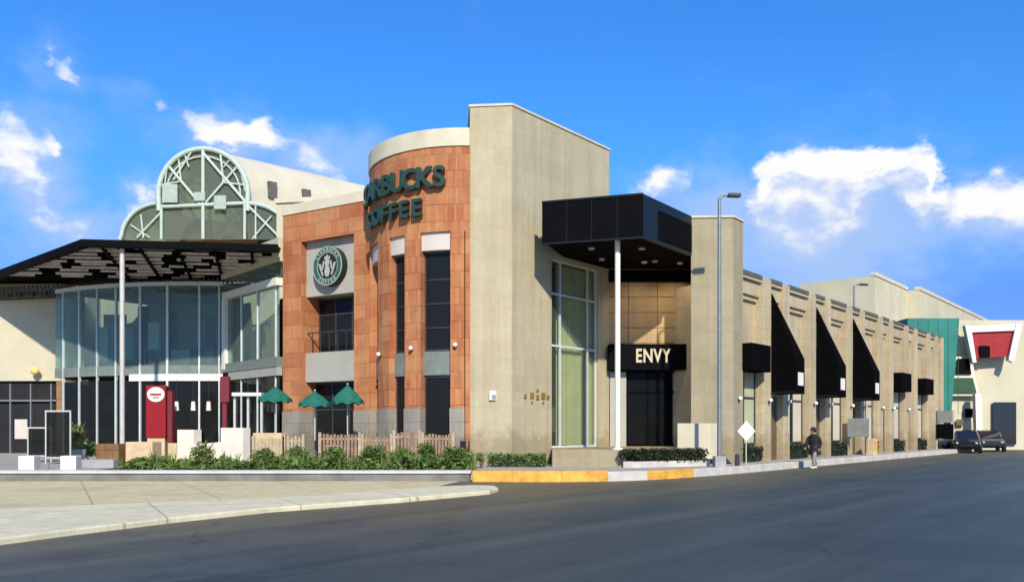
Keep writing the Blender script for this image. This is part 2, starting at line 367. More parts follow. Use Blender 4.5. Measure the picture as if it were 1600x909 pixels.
# ------------------------------------------------------------------ the setting
struct('ground', MB().prism([(-1500, -1500), (1500, -1500), (1500, 1500), (-1500, 1500)], -.5, -.02), 'sand')
struct('road', MB().prism([(-120, -60), (140, -60), (260, 260), (-120, 140)], -.3, 0), 'asphalt')
u3 = V((U2.x, U2.y, 0)); n3 = V((N2.x, N2.y, 0)); v3 = V((-N2.x, -N2.y, 0))
struct('driveway', MB().prism([(-70, 25.6), (-1.6, 25.6), (-2.0, 23.8), (-2.3, 21.9), (-4.7, 19), (-9.3, 16.2), (-14, 12), (-25, 0), (-70, 0)], -.1, .012), 'sand')
strip = [(-2.3, 21.9), (-1.0, 22.6), (-.45, 22.3), (-.35, 21.5), (-.55, 20.6), (-2.4, 18.3), (-4.67, 16.1), (-5.8, 14.3), (-6.7, 12.5), (-8.5, 8), (-10, 0), (-20, 0), (-14, 11.9), (-9.3, 16.1), (-4.7, 18.9)]
struct('concrete_path', MB().prism(strip, -.1, .10), 'strip', .03)
struct('plaza', MB().prism([(-70, 26.3), (-1.22, 26.3), (-1.22, 60), (-70, 60)], -.1, .25), 'walk')
SW = .25
kp = [(-1.2, 25.62), (0, 25.5), (1.5, 25.52), (2.9, 25.75), (4.2, 26.45), (5.2, 27.3), (6.0, 28.1), (6.9, 29.0), (8.5, 30.8)]
kend = [tuple(V(kp[-1])+U2*t) for t in (8, 20, 39)]
path_all = kp+kend
struct('sidewalk', MB().prism(path_all+[tuple(V(kend[-1])-N2*1.4), (9, 40), (-1.2, 40)], -.1, SW-.004), 'walk')
def ribbon(path, w, z0, z1):
    m = MB(); pts = [V(p) for p in path]; inn = []
    for i, p in enumerate(pts):
        a = pts[max(i-1, 0)]; b = pts[min(i+1, len(pts)-1)]; t = (b-a).normalized(); inn.append(p+V((-t.y, t.x))*w)
    for i in range(len(pts)-1): m.prism([tuple(q) for q in (pts[i], pts[i+1], inn[i+1], inn[i])], z0, z1)
    return m
o2 = [V(p) for p in path_all]
def outset(path, w):
    out = []
    for i, p in enumerate(path):
        a = V(path[max(i-1, 0)]); b = V(path[min(i+1, len(path)-1)]); t = (b-a).normalized(); out.append(tuple(V(p)-V((-t.y, t.x))*w))
    return out
KO = outset(path_all, .12)
struct('kerb', ribbon(KO[:4], .5, -.05, .33), 'yellow', .03)
struct('kerb', ribbon(KO[3:5], .45, -.05, .29), 'kerb', .03)
struct('kerb', ribbon(KO[4:7], .4, -.05, .28), 'yellow', .03)
struct('kerb', ribbon(KO[6:], .3, -.05, .262), 'kerb', .02)
# ledge in front of the plaza
lg = thing('retaining_wall', 'long low concrete ledge, its face shaded dark, with pale coping in front of the shrubs', 'wall', (-20, 25.8, 0))
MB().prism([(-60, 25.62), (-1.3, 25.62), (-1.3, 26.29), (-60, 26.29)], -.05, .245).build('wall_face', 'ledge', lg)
MB().prism([(-60, 25.56), (-1.26, 25.56), (-1.26, 26.5), (-60, 26.5)], .247, .315).build('coping', 'coping', lg, .015)
struct('planting_bed', MB().prism([(-13.3, 26.52), (-1.3, 26.52), (-1.3, 28.9), (-13.3, 28.9)], .1, .30), 'soil')

# ------------------------------------------------------------------ stone tower
T1, T2, T3, T4, T5 = (-1.56, 31.15), (0, 31.0), (4.17, 36.0), (2.2, 41), (-2.2, 40)
TH = 13.55
tw = thing('stone_tower', 'tall pale limestone tower at the corner, the highest block of the building', 'tower', (1, 34, 0))
tdir = (V(T3)-V(T2)).normalized(); tn = V((tdir.y, -tdir.x))
SG0, SG1 = 2.43, 5.68; L = (V(T3)-V(T2)).length
inner = V(T2)+tdir*SG0-tn*.45
w = MB()
w.prism([T1, T2, tuple(V(T2)+tdir*L), T4, T5], 8.3, TH)
w.prism([T1, T2, tuple(V(T2)+tdir*SG0), tuple(V(T2)+tdir*SG0-tn*2.0), (-1.4, 35)], 0, 8.3)
w.slab(T2, tdir, tn, SG1, L, 0, 8.3, 0, -1.6)
w.slab(T2, tdir, tn, SG0, SG1, 0, .86, 0, -1.2)
w.build('wall', 'lime', tw)
MB().prism([(-1.60, 31.11), (.02, 30.96), (4.22, 35.99), (2.2, 41.05), (-2.25, 40.05)], TH, TH+.08).build('coping', 'capm', tw)
fr = MB()
for t in (SG0+.03, SG0+.72, SG1-.62, SG1-.03): fr.slab(T2, tdir, tn, t-.03, t+.03, .86, 8.3, -.10, -.2)
for z in (.9, 4.9, 6.95, 8.26): fr.slab(T2, tdir, tn, SG0, SG1, z-.04, z+.04, -.105, -.195)
wf = fr.build('window', 'mull', tw)
MB().slab(T2, tdir, tn, SG0, SG1, .86, 8.3, -.15, -.16).build('pane', 'gl_green', wf)
dr = MB()
k = 46
for i in range(k):
    t = SG0+.75+(SG1-SG0-.75)*i/k; dt = (SG1-SG0-.75)/k
    e = -.36-.05*math.sin(i*1.9); e2 = -.36-.05*math.sin((i+1)*1.9)
    a = V(T2)+tdir*t+tn*e; b = V(T2)+tdir*(t+dt)+tn*e2
    dr.quad((a.x, a.y, .95), (b.x, b.y, .95), (b.x, b.y, 8.2), (a.x, a.y, 8.2))
dr.build('curtain', 'drape', tw)
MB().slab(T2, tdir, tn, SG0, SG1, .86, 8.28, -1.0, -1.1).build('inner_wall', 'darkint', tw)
MB().slab(T2, tdir, tn, SG0+.1, SG0+.62, 1.5, 2.5, -.3, -.4).build('display_panel', 'brown', tw)

# ------------------------------------------------------------------ terracotta cafe building
cf = thing('terracotta_building', 'two storey orange terracotta stone cafe building with rounded corner and tall windows', 'building', (-5, 36, 0))
CC = (-1.8, 35.1); CR = 4.1; ZB = .25; OT = 12.06
w = MB()
pil = [(263.2, 276.5), (236.6, 246.6), (212.5, 224.4), (178, 192)]
op = [(246.6, 263.2), (224.4, 236.6), (192, 212.5)]
w.arc(CC, CR, CR-1.0, 178, 271, 8.92, OT, 40)
w.prism([(-1.73, 31.005), (-1.555, 31.03), (-1.555, 31.6), (-1.73, 31.6)], ZB, OT)
for a0, a1 in pil: w.arc(CC, CR, CR-1.0, a0, min(a1, 270.5), 2.38, 8.92, 8)
w.build('wall', 'orange', cf)
MB().arc(CC, CR+.05, CR-.7, 176, 270.6, OT, 12.72, 40).prism([(-1.757, 30.95), (-1.565, 30.97), (-1.565, 31.8), (-1.757, 31.7)], OT, 12.72).build('parapet', 'capm', cf)
for a0, a1 in pil: MB().arc(CC, CR+.035, CR-.98, a0-.3, min(a1, 270.3)+.3, ZB, 2.375, 8).build('plinth', 'greybase', cf)
for j, (a0, a1) in enumerate(op):
    MB().arc(CC, CR-.10, CR-.8, a0, a1, 8.26, 8.918, 8).build('header_panel', 'headpanel', cf)
    MB().arc(CC, CR-.26, CR-.8, a0, a1, 3.62, 4.5, 8).build('spandrel_panel', 'spand', cf)
    for z0, z1 in ((ZB, 3.61), (4.51, 8.25)):
        f = MB(); f.arc(CC, CR-.34, CR-.42, a0, a0+1.0, z0, z1, 2); f.arc(CC, CR-.34, CR-.42, a1-1.0, a1, z0, z1, 2)
        f.arc(CC, CR-.34, CR-.42, a0+1.0, a1-1.0, z0, z0+.08, 6); f.arc(CC, CR-.34, CR-.42, a0+1.0, a1-1.0, z1-.08, z1, 6)
        if z0 > 4:
            for zz in (5.4, 6.3, 7.2): f.arc(CC, CR-.34, CR-.40, a0+1.0, a1-1.0, zz-.02, zz+.02, 6)
        wi = f.build('window', 'darkpole', cf)
        MB().arc(CC, CR-.37, CR-.39, a0+.9, a1-.9, z0+.05, z1-.05, 6).build('pane', 'gl_dark', wi)
    if j < 2:
        b_ = MB()
        for q in range(12):
            z = 4.9+q*.13; b_.arc(CC, CR-.46, CR-.48, a0+2, a1-2, z, z+.07, 4)
        b_.build('blind', 'greypanel', cf)
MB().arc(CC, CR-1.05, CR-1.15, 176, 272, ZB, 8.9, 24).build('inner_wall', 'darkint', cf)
# flat wing
F0 = V((-6.09, 35.0)); fd = V((-.857, .515)); fn = V((-.515, -.857))
w = MB()
w.slab(F0, fd, fn, -.3, 4.85, 9.84, 11.12, 0, -.9)
w.slab(F0, fd, fn, -.3, .67, 2.38, 9.84, 0, -1.3)
w.slab(F0, fd, fn, 3.75, 4.85, 2.38, 9.84, 0, -1.3)
w.build('wall', 'orange', cf)
MB().slab(F0, fd, fn, -.3, 4.9, 11.12, 11.55, .04, -1.0).build('parapet', 'capm', cf)
for a, b in ((-.3, .68), (3.74, 4.87)): MB().slab(F0, fd, fn, a, b, ZB, 2.375, .035, -1.25).build('plinth', 'greybase', cf)
MB().slab(F0, fd, fn, .67, 3.75, 7.44, 9.84, -.35, -.8).build('sign_panel', 'greypanel', cf)
MB().slab(F0, fd, fn, .67, 3.75, 3.67, 4.96, -.30, -1.0).build('spandrel_panel', 'greypanel', cf)
for z0, z1, e in ((ZB, 3.66, -.9), (4.97, 7.43, -1.1)):
    f = MB()
    for t in (.72, 1.74, 2.72, 3.70): f.slab(F0, fd, fn, t-.035, t+.035, z0, z1, e, e-.09)
    for z in (z0+.05, (z0+z1)/2+.5, z1-.05): f.slab(F0, fd, fn, .68, 3.74, z-.035, z+.035, e-.004, e-.085)
    wi = f.build('window', 'darkpole', cf); MB().slab(F0, fd, fn, .68, 3.74, z0, z1, e-.04, e-.05).build('pane', 'gl_dark', wi)
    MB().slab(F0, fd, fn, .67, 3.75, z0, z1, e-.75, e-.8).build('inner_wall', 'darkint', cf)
r_ = MB()
for z in (5.85,): r_.slab(F0, fd, fn, .67, 3.75, z-.025, z+.025, -.40, -.45)
for i in range(6): r_.slab(F0, fd, fn, .95+i*.5, .98+i*.5, 4.96, 5.83, -.41, -.44)
r_.build('railing', 'darkpole', cf)
bk = MB(); bk.prism([(-1.9, 36.5), (-6.3, 36.6), (-10.3, 39), (-9.6, 44), (-2.0, 42)], 0, 11.0); bk.build('roof', 'creamd', cf)
# sign on the rounded corner
sg = thing('shop_sign', 'dark green raised two line lettering on the rounded orange wall', 'sign', (-4.7, 32.2, 9.5))
def onarc(th, z, r): 
    n = V((math.cos(R(th)), math.sin(R(th)), 0)); return face_mat((CC[0]+n.x*r, CC[1]+n.y*r, z), n)
W1 = {'S': .95, 'T': .95, 'A': 1.05, 'R': 1.0, 'B': 1.0, 'U': 1.0, 'C': 1.0, 'K': 1.0, 'O': 1.1, 'F': .9, 'E': .95}
def row(txt, size, z, th_mid, step):
    tot = sum(W1[c] for c in txt); ths = []; acc = 0
    for c in txt: ths.append(th_mid+step*(acc+W1[c]/2-tot/2)); acc += W1[c]
    letters(txt, size, lambda i, ch: onarc(ths[i], z, CR+.16), 'letter_edge', sg, .085, .026)
row('STARBUCKS', 1.06, 10.55, 225.5, 8.15)
row('COFFEE', .88, 9.53, 226.5, 7.9)
# round logo
lc = F0+fd*2.18; lpos = V((lc.x, lc.y, 8.62))+V((fn.x, fn.y, 0))*-.34; ln = V((fn.x, fn.y, 0))
lo = thing('round_sign', 'thick round green and black emblem with a white crowned figure on the grey panel', 'sign', tuple(lpos+V((0, 0, -.85))))
MB().disc(lpos, ln, .85, .33, 48).build('drum', 'logo_black', lo)
MB().disc(lpos+ln*.332, ln, .84, .02, 48, .60).build('ring', 'logo_green', lo)
MB().disc(lpos+ln*.332, ln, .60, .012, 48, .565).build('rim_line', 'logo_white', lo)
MB().disc(lpos+ln*.332, ln, .842, .026, 48, .80).build('rim_line', 'logo_white', lo)
right = V((0, 0, 1)).cross(ln); up = V((0, 0, 1)); fc = lpos+ln*.334
def blob(pts, th=.03):
    m = MB(); k = len(pts); f = [fc+right*x+up*y+ln*th for x, y in pts]; b = [fc+right*x+up*y for x, y in pts]
    return m.add(f+b, [list(range(k)), list(range(k, 2*k))[::-1]]+[[i, (i+1) % k, (i+1) % k+k, i+k] for i in range(k)])
fig = MB()
def addp(pts): 
    q = blob(pts); fig.add(q.v, q.f)
def ell(cx, cy, a, b, k=16): return [(cx+a*math.cos(2*math.pi*i/k), cy+b*math.sin(2*math.pi*i/k)) for i in range(k)]
addp(ell(0, .14, .13, .17)); addp([(-.16, .29), (-.13, .44), (-.06, .36), (0, .50), (.06, .36), (.13, .44), (.16, .29)])
addp([(-.10, -.02), (.10, -.02), (.15, -.25), (.08, -.46), (-.08, -.46), (-.15, -.25)])
for sgn in (-1, 1):
    addp([(sgn*x, y) for x, y in [(.18, .24), (.24, .20), (.27, .0), (.36, -.18), (.30, -.22), (.20, -.05)]])
    addp([(sgn*x, y) for x, y in [(.22, -.42), (.30, -.38), (.42, -.10), (.50, .14), (.36, .10), (.34, -.12), (.24, -.30)]])
fig.build('figure', 'logo_white', lo)
letters('STARBUCKS', .20, lambda i, ch: Matrix.Translation(fc+right*(.70*math.sin(R(-58+14.5*i)))+up*(.70*math.cos(R(-58+14.5*i)))+ln*.02)@face_mat((0, 0, 0), ln)@Matrix.Rotation(R(58-14.5*i), 4, 'Z')@Matrix.Translation((0, -.07, 0)), 'logo_white', lo, .008, .004)
letters('COFFEE', .20, lambda i, ch: Matrix.Translation(fc+right*(.70*math.sin(R(-37+15*i)))-up*(.70*math.cos(R(-37+15*i)))+ln*.02)@face_mat((0, 0, 0), ln)@Matrix.Rotation(R(-37+15*i), 4, 'Z')@Matrix.Translation((0, -.07, 0)), 'logo_white', lo, .008, .004)

# ------------------------------------------------------------------ podium, entrance, canopy
PZ = .86
struct('podium', MB().prism([(1.55, 32.8), (1.45, 30.25), (4.02, 29.9), (4.6, 30.9), (7.1, 32.6), (8.0, 36.2), (4.1, 36.2)], 0, PZ), 'lime', .02)
sh = thing('shop_entrance', 'recessed shop entrance under the black canopy, stone tiles above a black shopfront', 'shop', (6, 36.2, PZ))
MB().prism([(3.9, 36.02), (8.6, 36.02), (8.6, 36.6), (3.9, 36.6)], 5.2, 9.9).build('wall', 'tile', sh)
MB().prism([(4.2, 35.97), (4.9, 35.97), (4.9, 36.6), (4.2, 36.6)], PZ, 4.05).build('wall', 'greypanel', sh)
MB().box((6.3, 35.95, 8.15), (4.3, .12, .5)).build('bulkhead', 'soffit', sh)
MB().prism([(4.1, 35.5), (8.25, 35.5), (8.25, 36.015), (4.1, 36.015)], 4.1, 5.2).build('fascia', 'black', sh, .02)
f = MB()
for x in (4.95, 5.85, 6.75, 7.6, 8.4): f.box((x, 36.1, 2.5), (.07, .1, 3.2))
for z in (PZ+.06, 3.2, 4.05): f.box((6.67, 36.104, z), (3.5, .09, .08))
wi = f.build('window', 'black', sh)
MB().box((6.67, 36.12, 2.5), (3.45, .012, 3.1)).build('pane', 'gl_black', wi)
MB().box((7.0, 37.0, 2.75), (.7, .3, .08)).box((7.0, 37.0, 2.0), (.5, .3, .06)).build('display_shelf', 'sandst', sh)
MB().prism([(4.9, 38.4), (8.6, 38.4), (8.6, 38.5), (4.9, 38.5)], PZ, 5).build('inner_wall', 'darkint', sh)
es = thing('shop_sign', 'white capital letters on the black fascia of the entrance', 'sign', (6.0, 35.48, 4.4))
exs = [5.36, 5.75, 6.16, 6.53]
letters('ENVY', .80, lambda i, ch: face_mat((exs[i], 35.46, 4.43), (0, -1, 0))@Matrix.Diagonal((.70, 1, 1, 1)), 'cream', es, .03, .02)

A, B, C_ = (1.1, 30.7), (4.63, 29.6), (7.02, 32.75)
cpoly = [A, B, C_, (8.1, 35.9), (4.05, 35.8), (1.95, 33.25)]
cn = thing('entrance_canopy', 'big black boxed canopy over the corner entrance held by one white column', 'canopy', (4, 32.5, PZ))
def loop_beams(poly, th, z0, z1):
    m = MB(); n = len(poly); cx = sum(p[0] for p in poly)/n; cy = sum(p[1] for p in poly)/n
    inn = [(cx+(p[0]-cx)*(1-th), cy+(p[1]-cy)*(1-th)) for p in poly]
    for i in range(n):
        j = (i+1) % n; m.prism([poly[i], poly[j], inn[j], inn[i]], z0, z1)
    return m
MB().prism([A, B, tuple(V(B)*.97+V(cpoly[4])*.03), tuple(V(A)*.97+V(cpoly[4])*.03)], 8.36, 9.9).build('fascia', 'black', cn)
MB().prism([tuple(V(B)+V((.004, .006))), C_, tuple(V(C_)*.97+V(cpoly[4])*.03), tuple(V(B)*.97+V(cpoly[4])*.03)], 8.36, 9.9).build('side_fascia', 'blackside', cn)
q = [tuple(V(p)*.965+V((4.4, 33))*.035) for p in cpoly]
MB().prism(q, 8.42, 8.55).build('soffit', 'soffit', cn)
MB().prism(q, 9.55, 9.8).build('roof', 'soffit', cn)
sd = V(C_)-V(B); 
MB().prism([tuple(V(B)+sd*.30+N2*.0+V((.03, -.022))), tuple(V(B)+sd*.985+V((.03, -.022))), tuple(V(B)+sd*.985), tuple(V(B)+sd*.30)], 8.5, 9.55).build('side_panel', 'soffit', cn)
jm = MB(); fA, fB = V(A), V(B); fdir = (fB-fA).normalized(); fnn = V((fdir.y, -fdir.x))
for i in range(1, 4): jm.slab(A, fdir, fnn, (fB-fA).length*i/4-.012, (fB-fA).length*i/4+.012, 8.38, 9.88, .003, .012)
jm.slab(A, fdir, fnn, 0, (fB-fA).length, 9.86, 9.93, .002, .03).slab(A, fdir, fnn, 0, (fB-fA).length, 8.33, 8.39, .002, .03)
jm.build('panel_trim', 'blackside', cn)
for x, y in ((3.0, 31.6), (4.9, 31.6), (5.8, 34), (3.6, 33.6)):
    MB().tube((x, y, 8.36), (x, y, 8.42), .12, k=14).build('downlight', 'steel', cn)
for x, y in ((5.4, 34.2), (6.9, 34.4)):
    MB().tube((x, y, 8.36), (x, y, 8.42), .12, k=14).build('downlight', 'bulb', cn)
    sl_ = D.lights.new('downlight_lamp', 'SPOT'); sl_.energy = 130; sl_.spot_size = R(100); sl_.spot_blend = .8; sl_.color = (1, .82, .6); sl_.shadow_soft_size = .12
    so = D.objects.new('downlight_lamp', sl_); COL.objects.link(so); so.location = (x, y, 8.33); so.rotation_euler = V((0, .62, -1)).to_track_quat('-Z', 'Y').to_euler()
cx, cy = gx(965, 30.4), 30.4
MB().tube((cx, cy, PZ), (cx, cy, 8.42), .10, k=16).tube((cx, cy, PZ), (cx, cy, PZ+.06), .2, k=16).build('column', 'white', cn)
pr = thing('stone_pier', 'plain limestone pier right of the black canopy behind the street lamp', 'pier', (8.3, 34, 0))
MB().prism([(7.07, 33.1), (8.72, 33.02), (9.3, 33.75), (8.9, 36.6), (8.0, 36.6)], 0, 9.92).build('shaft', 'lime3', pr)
MB().prism([(7.03, 33.05), (8.74, 32.97), (9.35, 33.75), (8.9, 36.65), (7.97, 36.65)], 9.92, 10.0).build('coping', 'capm', pr)
bl = MB().prism([(6.3, 31.95), (7.55, 31.9), (8.05, 32.35), (6.6, 32.7)], PZ-.4, 1.82)
tag(bl.build('stone_block', 'cream', None, .02), 'square cream block beside the black shop entrance', 'block')
tag(MB().prism([(3.9, 29.45), (4.35, 29.35), (7.3, 30.9), (7.1, 32.2), (4.4, 30.3)], 0, .46).build('stone_planter', 'kerb', None, .02), 'low pale planter of dark plants in front of the canopy column', 'planter')

# ------------------------------------------------------------------ foliage helpers
def leaves(mb, c, rad, n, size, up_=.3):
    for _ in range(n):
        while True:
            p = V((random.uniform(-1, 1), random.uniform(-1, 1), random.uniform(-1, 1)))
            if .25 < p.length < 1: break
        q = V((c[0]+p.x*rad[0], c[1]+p.y*rad[1], c[2]+p.z*rad[2]))
        d = V((random.gauss(0, 1), random.gauss(0, 1), random.gauss(up_, 1))).normalized(); s_ = size*random.uniform(.6, 1.4)
        e = d.orthogonal().normalized(); e.rotate(Matrix.Rotation(random.uniform(0, 6.28), 3, d)); 
        mb.add([q-d*s_, q+e*s_*.42, q+d*s_, q-e*s_*.42], [[0, 1, 2, 3]])
def blades(mb, c, n, h, spread, wd=.03):
    for _ in range(n):
        a = random.uniform(0, 6.28); l = h*random.uniform(.6, 1.1); s_ = spread*random.uniform(.2, 1)
        dx, dy = math.cos(a), math.sin(a); px_, py_ = -dy*wd, dx*wd
        b0 = V((c[0]+dx*.04, c[1]+dy*.04, c[2])); m1 = V((c[0]+dx*s_*.45, c[1]+dy*s_*.45, c[2]+l*.7)); t = V((c[0]+dx*s_, c[1]+dy*s_, c[2]+l*random.uniform(.75, 1.05)))
        o = V((px_, py_, 0)); mb.add([b0-o, b0+o, m1+o, m1-o, t], [[0, 1, 2, 3], [3, 2, 4]])
def shrub(name, c, rad, n, size, mat, label, cat='shrub', group=None, blade=0):
    root = thing(name, label, cat, (c[0], c[1], c[2]), group)
    m = MB()
    if n: 
        for k in range(6):
            a = random.uniform(0, 6.28); rr = random.uniform(0, .62)
            leaves(m, (c[0]+math.cos(a)*rad[0]*rr, c[1]+math.sin(a)*rad[1]*rr, c[2]+rad[2]*random.uniform(.7, 1.35)), tuple(x*random.uniform(.4, .65) for x in rad), n//6, size)
    if blade: blades(m, c, blade, rad[2]*2, rad[0])
    m.build('foliage', mat, root)
    s_ = MB()
    for k in range(5): s_.tube((c[0], c[1], c[2]-.05), (c[0]+random.uniform(-.5, .5)*rad[0], c[1]+random.uniform(-.5, .5)*rad[1], c[2]+rad[2]*1.2), .018, .006, k=5)
    s_.build('stem', 'stem', root); return root
def hedge(c, size, rz, label, mat='leaf', dens=260, leaf=.06, group=None):
    root = thing('hedge', label, 'hedge', (c[0], c[1], c[2]), group); m = MB()
    x, y, z = size; cs, sn = math.cos(rz), math.sin(rz)
    for _ in range(int(dens*x*y*4+dens*x*z*2+150)):
        a, b, h = random.uniform(-x/2, x/2), random.uniform(-y/2, y/2), random.random()**.7*z*random.uniform(.9, 1.12)
        q = V((c[0]+a*cs-b*sn, c[1]+a*sn+b*cs, c[2]+h)); d = V((random.gauss(0, 1), random.gauss(0, 1), random.gauss(.3, 1))).normalized(); s_ = leaf*random.uniform(.6, 1.4); e = d.orthogonal().normalized()
        e.rotate(Matrix.Rotation(random.uniform(0, 6.28), 3, d)); m.add([q-d*s_, q+e*s_*.45, q+d*s_, q-e*s_*.45], [[0, 1, 2, 3]])
    m.build('foliage', mat, root)
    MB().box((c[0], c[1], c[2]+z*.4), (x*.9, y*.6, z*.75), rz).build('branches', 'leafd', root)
    return root
# long bed of uncountable ground cover
g = MB()
for _ in range(7200):
    px = random.uniform(186, 752); d = random.uniform(26.6, 28.7); X = gx(px, d)
    if X > -1.4: continue
    hmax = (.32+.30*min(1, max(0, (px-330)/120)))*(.65+.35*math.sin(px*.045+d*2)+.25*math.sin(px*.11+1))
    q = V((X, d, .27+random.random()**.8*max(.12, hmax))); dd = V((random.gauss(0, 1), random.gauss(0, 1), random.gauss(.5, 1))).normalized(); s_ = random.choice((.03, .05, .06, .08, .13)); e = dd.orthogonal().normalized(); e.rotate(Matrix.Rotation(random.uniform(0, 6.28), 3, dd))
    g.add([q-dd*s_, q+e*s_*.45, q+dd*s_, q-e*s_*.45], [[0, 1, 2, 3]])
for _ in range(120):
    px = random.uniform(196, 742); d = random.uniform(26.7, 28.5); blades(g, (gx(px, d), d, .27), 5, random.uniform(.35, .75), .28, .018)
tag(g.build('ground_cover', 'leaf'), 'low green ground cover filling the bed behind the pale coping', 'plants', None, 'stuff')
shrub('shrub', (gx(318, 27.3), 27.3, .28), (.55, .4, .48), 500, .07, 'leafl', 'pale green spiky shrub in front of the stepped white garden wall', blade=90)
labs = [(415, .38, 'leaf', 'rounded green shrub just right of the stepped white wall'), (462, .42, 'leafl', 'light green shrub below the leftmost green parasol'),
        (520, .40, 'leaf', 'green shrub in front of the left cedar fence panel'), (578, .45, 'leaf', 'dark green shrub below the gap between the cedar panels'), (625, .45, 'leafl', 'lighter shrub below the first pillar of the rounded orange wall'),
        (668, .50, 'leaf', 'tallest dense green shrub in the bed below the widest window'), (712, .42, 'leaf', 'dark shrub at the right end of the bed near the tower')]
for px, h, mt, lb in labs: shrub('shrub', (gx(px, 27.4), 27.4+random.uniform(-.2, .3), .28), (.55, .45, h), 620, .065, mt, lb)
for px, lb in ((215, 'small low shrub at the left end of the bed by the grey canopy post'), (258, 'small low shrub below the red kiosk')):
    shrub('shrub', (gx(px, 27.3), 27.3, .28), (.5, .4, .24), 320, .06, 'leaf', lb)
hedge((gx(808, 30.2), 30.2, SW), (2.1, .5, .44), -.05, 'clipped dark green hedge at the foot of the pale tower', dens=220)
for px, d in ((985, 29.75), (1022, 30.0), (1062, 30.4), (1100, 30.9)):
    pass
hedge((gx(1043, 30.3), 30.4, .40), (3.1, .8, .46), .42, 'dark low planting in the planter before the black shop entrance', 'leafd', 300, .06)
shrub('shrub', (gx(976, 29.6), 29.65, .42), (.3, .25, .3), 200, .06, 'leafd', 'small dark plant at the foot of the white canopy column')
shrub('shrub', (gx(752, 29.2), 29.2, SW), (.3, .3, .32), 220, .05, 'leafl', 'sparse small plant by the left edge of the pale tower')

# ------------------------------------------------------------------ terrace fence, parasols, furniture
def fence(px0, px1, d, z1, label, mat='wood', gap=True):
    z1 -= .14
    x0, x1 = gx(px0, d), gx(px1, d); r = thing('fence_panel', label, 'fence', ((x0+x1)/2, d, .25), 'timber panels around the cafe terrace')
    m = MB(); k = max(3, int((x1-x0)/.135))
    for i in range(k):
        x = x0+.08+(x1-x0-.16)*(i+.5)/k; m.box((x, d, (z1+.35)/2+random.uniform(-.03, .03)), (.085, .03, z1-.35), 0)
    m.build('slats', mat, r)
    MB().box(((x0+x1)/2, d+.03, z1-.15), (x1-x0-.1, .03, .07)).box(((x0+x1)/2, d+.03, .55), (x1-x0-.1, .03, .07)).build('rail', 'woodl', r)
    for x in (x0, x1): MB().box((x, d, (z1+.33)/2), (.10, .09, z1-.17)).build('post', 'woodl', r)
fence(396, 442, 29.3, 1.42, 'plain pale timber fence panel right of the stepped white wall', 'woodl')
fence(444, 474, 29.3, 1.48, 'narrow pale timber fence panel below the second green parasol', 'woodl')
fence(500, 562, 29.3, 1.55, 'wide reddish cedar fence panel below the rightmost green parasol')
fence(566, 612, 29.5, 1.50, 'short cedar fence panel before the narrow window of the rounded wall')
fence(616, 656, 29.5, 1.62, 'cedar fence panel below the first dark window of the rounded wall')
fence(660, 708, 29.5, 1.55, 'cedar fence panel below the widest window of the rounded wall')
def parasol(px, d, w_, y0, y1, label):
    x = gx(px, d); zt = gz(y0, d); zb = gz(y1, d); r = thing('parasol', label, 'parasol', (x, d, .25), 'green parasols on the cafe terrace')
    m = MB(); k = 8; vs = [V((x, d, zt))]
    for j, (fr_, fz) in enumerate(((.5, .42), (1.0, 1.0))):
        for i in range(k*2):
            a = math.pi*i/k+.2; rr = w_/2*fr_*(1 if i % 2 == 0 else .94); vs.append(V((x+rr*math.cos(a), d+rr*math.sin(a), zt-(zt-zb)*fz*(.85 if i % 2 and fz == 1 else 1))))
    q = 2*k; fs = [[0, 1+i, 1+(i+1) % q] for i in range(q)]+[[1+i, 1+q+i, 1+q+(i+1) % q, 1+(i+1) % q] for i in range(q)]
    vs += [v-V((0, 0, .14)) for v in vs[1+q:1+2*q]]; fs += [[1+q+i, 1+2*q+i, 1+2*q+(i+1) % q, 1+q+(i+1) % q] for i in range(q)]
    m.add(vs, fs).build('canopy', 'umb', r)
    MB().tube((x, d, .25), (x, d, zt-.02), .025).build('pole', 'steel', r)
    MB().tube((x, d, .25), (x, d, .34), .25, .22, k=14).build('base', 'conc', r)
    rb = MB()
    for i in range(k): a = math.pi*2*i/k+.2; rb.tube((x, d, zt-.04), (x+w_/2*.97*math.cos(a), d+w_/2*.97*math.sin(a), zb-.02), .01, k=5)
    rb.build('ribs', 'steel', r); MB().ball((x, d, zt+.03), .04).build('finial', 'steel', r)
parasol(430, 33, 1.32, 604, 624, 'leftmost green parasol in front of the dark glass bay')
parasol(492, 32.6, 1.25, 611, 631, 'middle green parasol, the lowest of the three')
parasol(543, 32.8, 1.28, 601, 627, 'rightmost green parasol in front of the orange pillar')
def chair(x, y, rz, label):
    r = thing('chair', label, 'chair', (x, y, .25), 'dark chairs on the cafe terrace')
    def P(a, b): return (x+a*math.cos(rz)-b*math.sin(rz), y+a*math.sin(rz)+b*math.cos(rz))
    p = P(0, 0); MB().box((p[0], p[1], .72), (.42, .42, .04), rz).build('seat', 'darkpole', r, .01)
    p = P(0, .2); MB().box((p[0], p[1], 1.0), (.42, .03, .36), rz).build('backrest', 'darkpole', r, .01)
    for a, b in ((-.18, -.18), (.18, -.18), (-.18, .2), (.18, .2)):
        p = P(a, b); MB().tube((p[0], p[1], .25), (p[0], p[1], .84 if b > 0 else .70), .015, k=6).build('leg', 'darkpole', r)
def table(x, y, label):
    r = thing('cafe_table', label, 'table', (x, y, .25), 'round tables on the cafe terrace')
    MB().tube((x, y, .96), (x, y, 1.0), .38, k=20).build('tabletop', 'steel', r); MB().tube((x, y, .27), (x, y, .96), .03).build('pedestal', 'darkpole', r); MB().tube((x, y, .25), (x, y, .28), .22, k=14).build('base', 'darkpole', r)
table(gx(698, 30.2), 30.2, 'small round table behind the fence below the widest window'); table(gx(520, 31.2), 31.2, 'small round table between the middle and rightmost parasols')
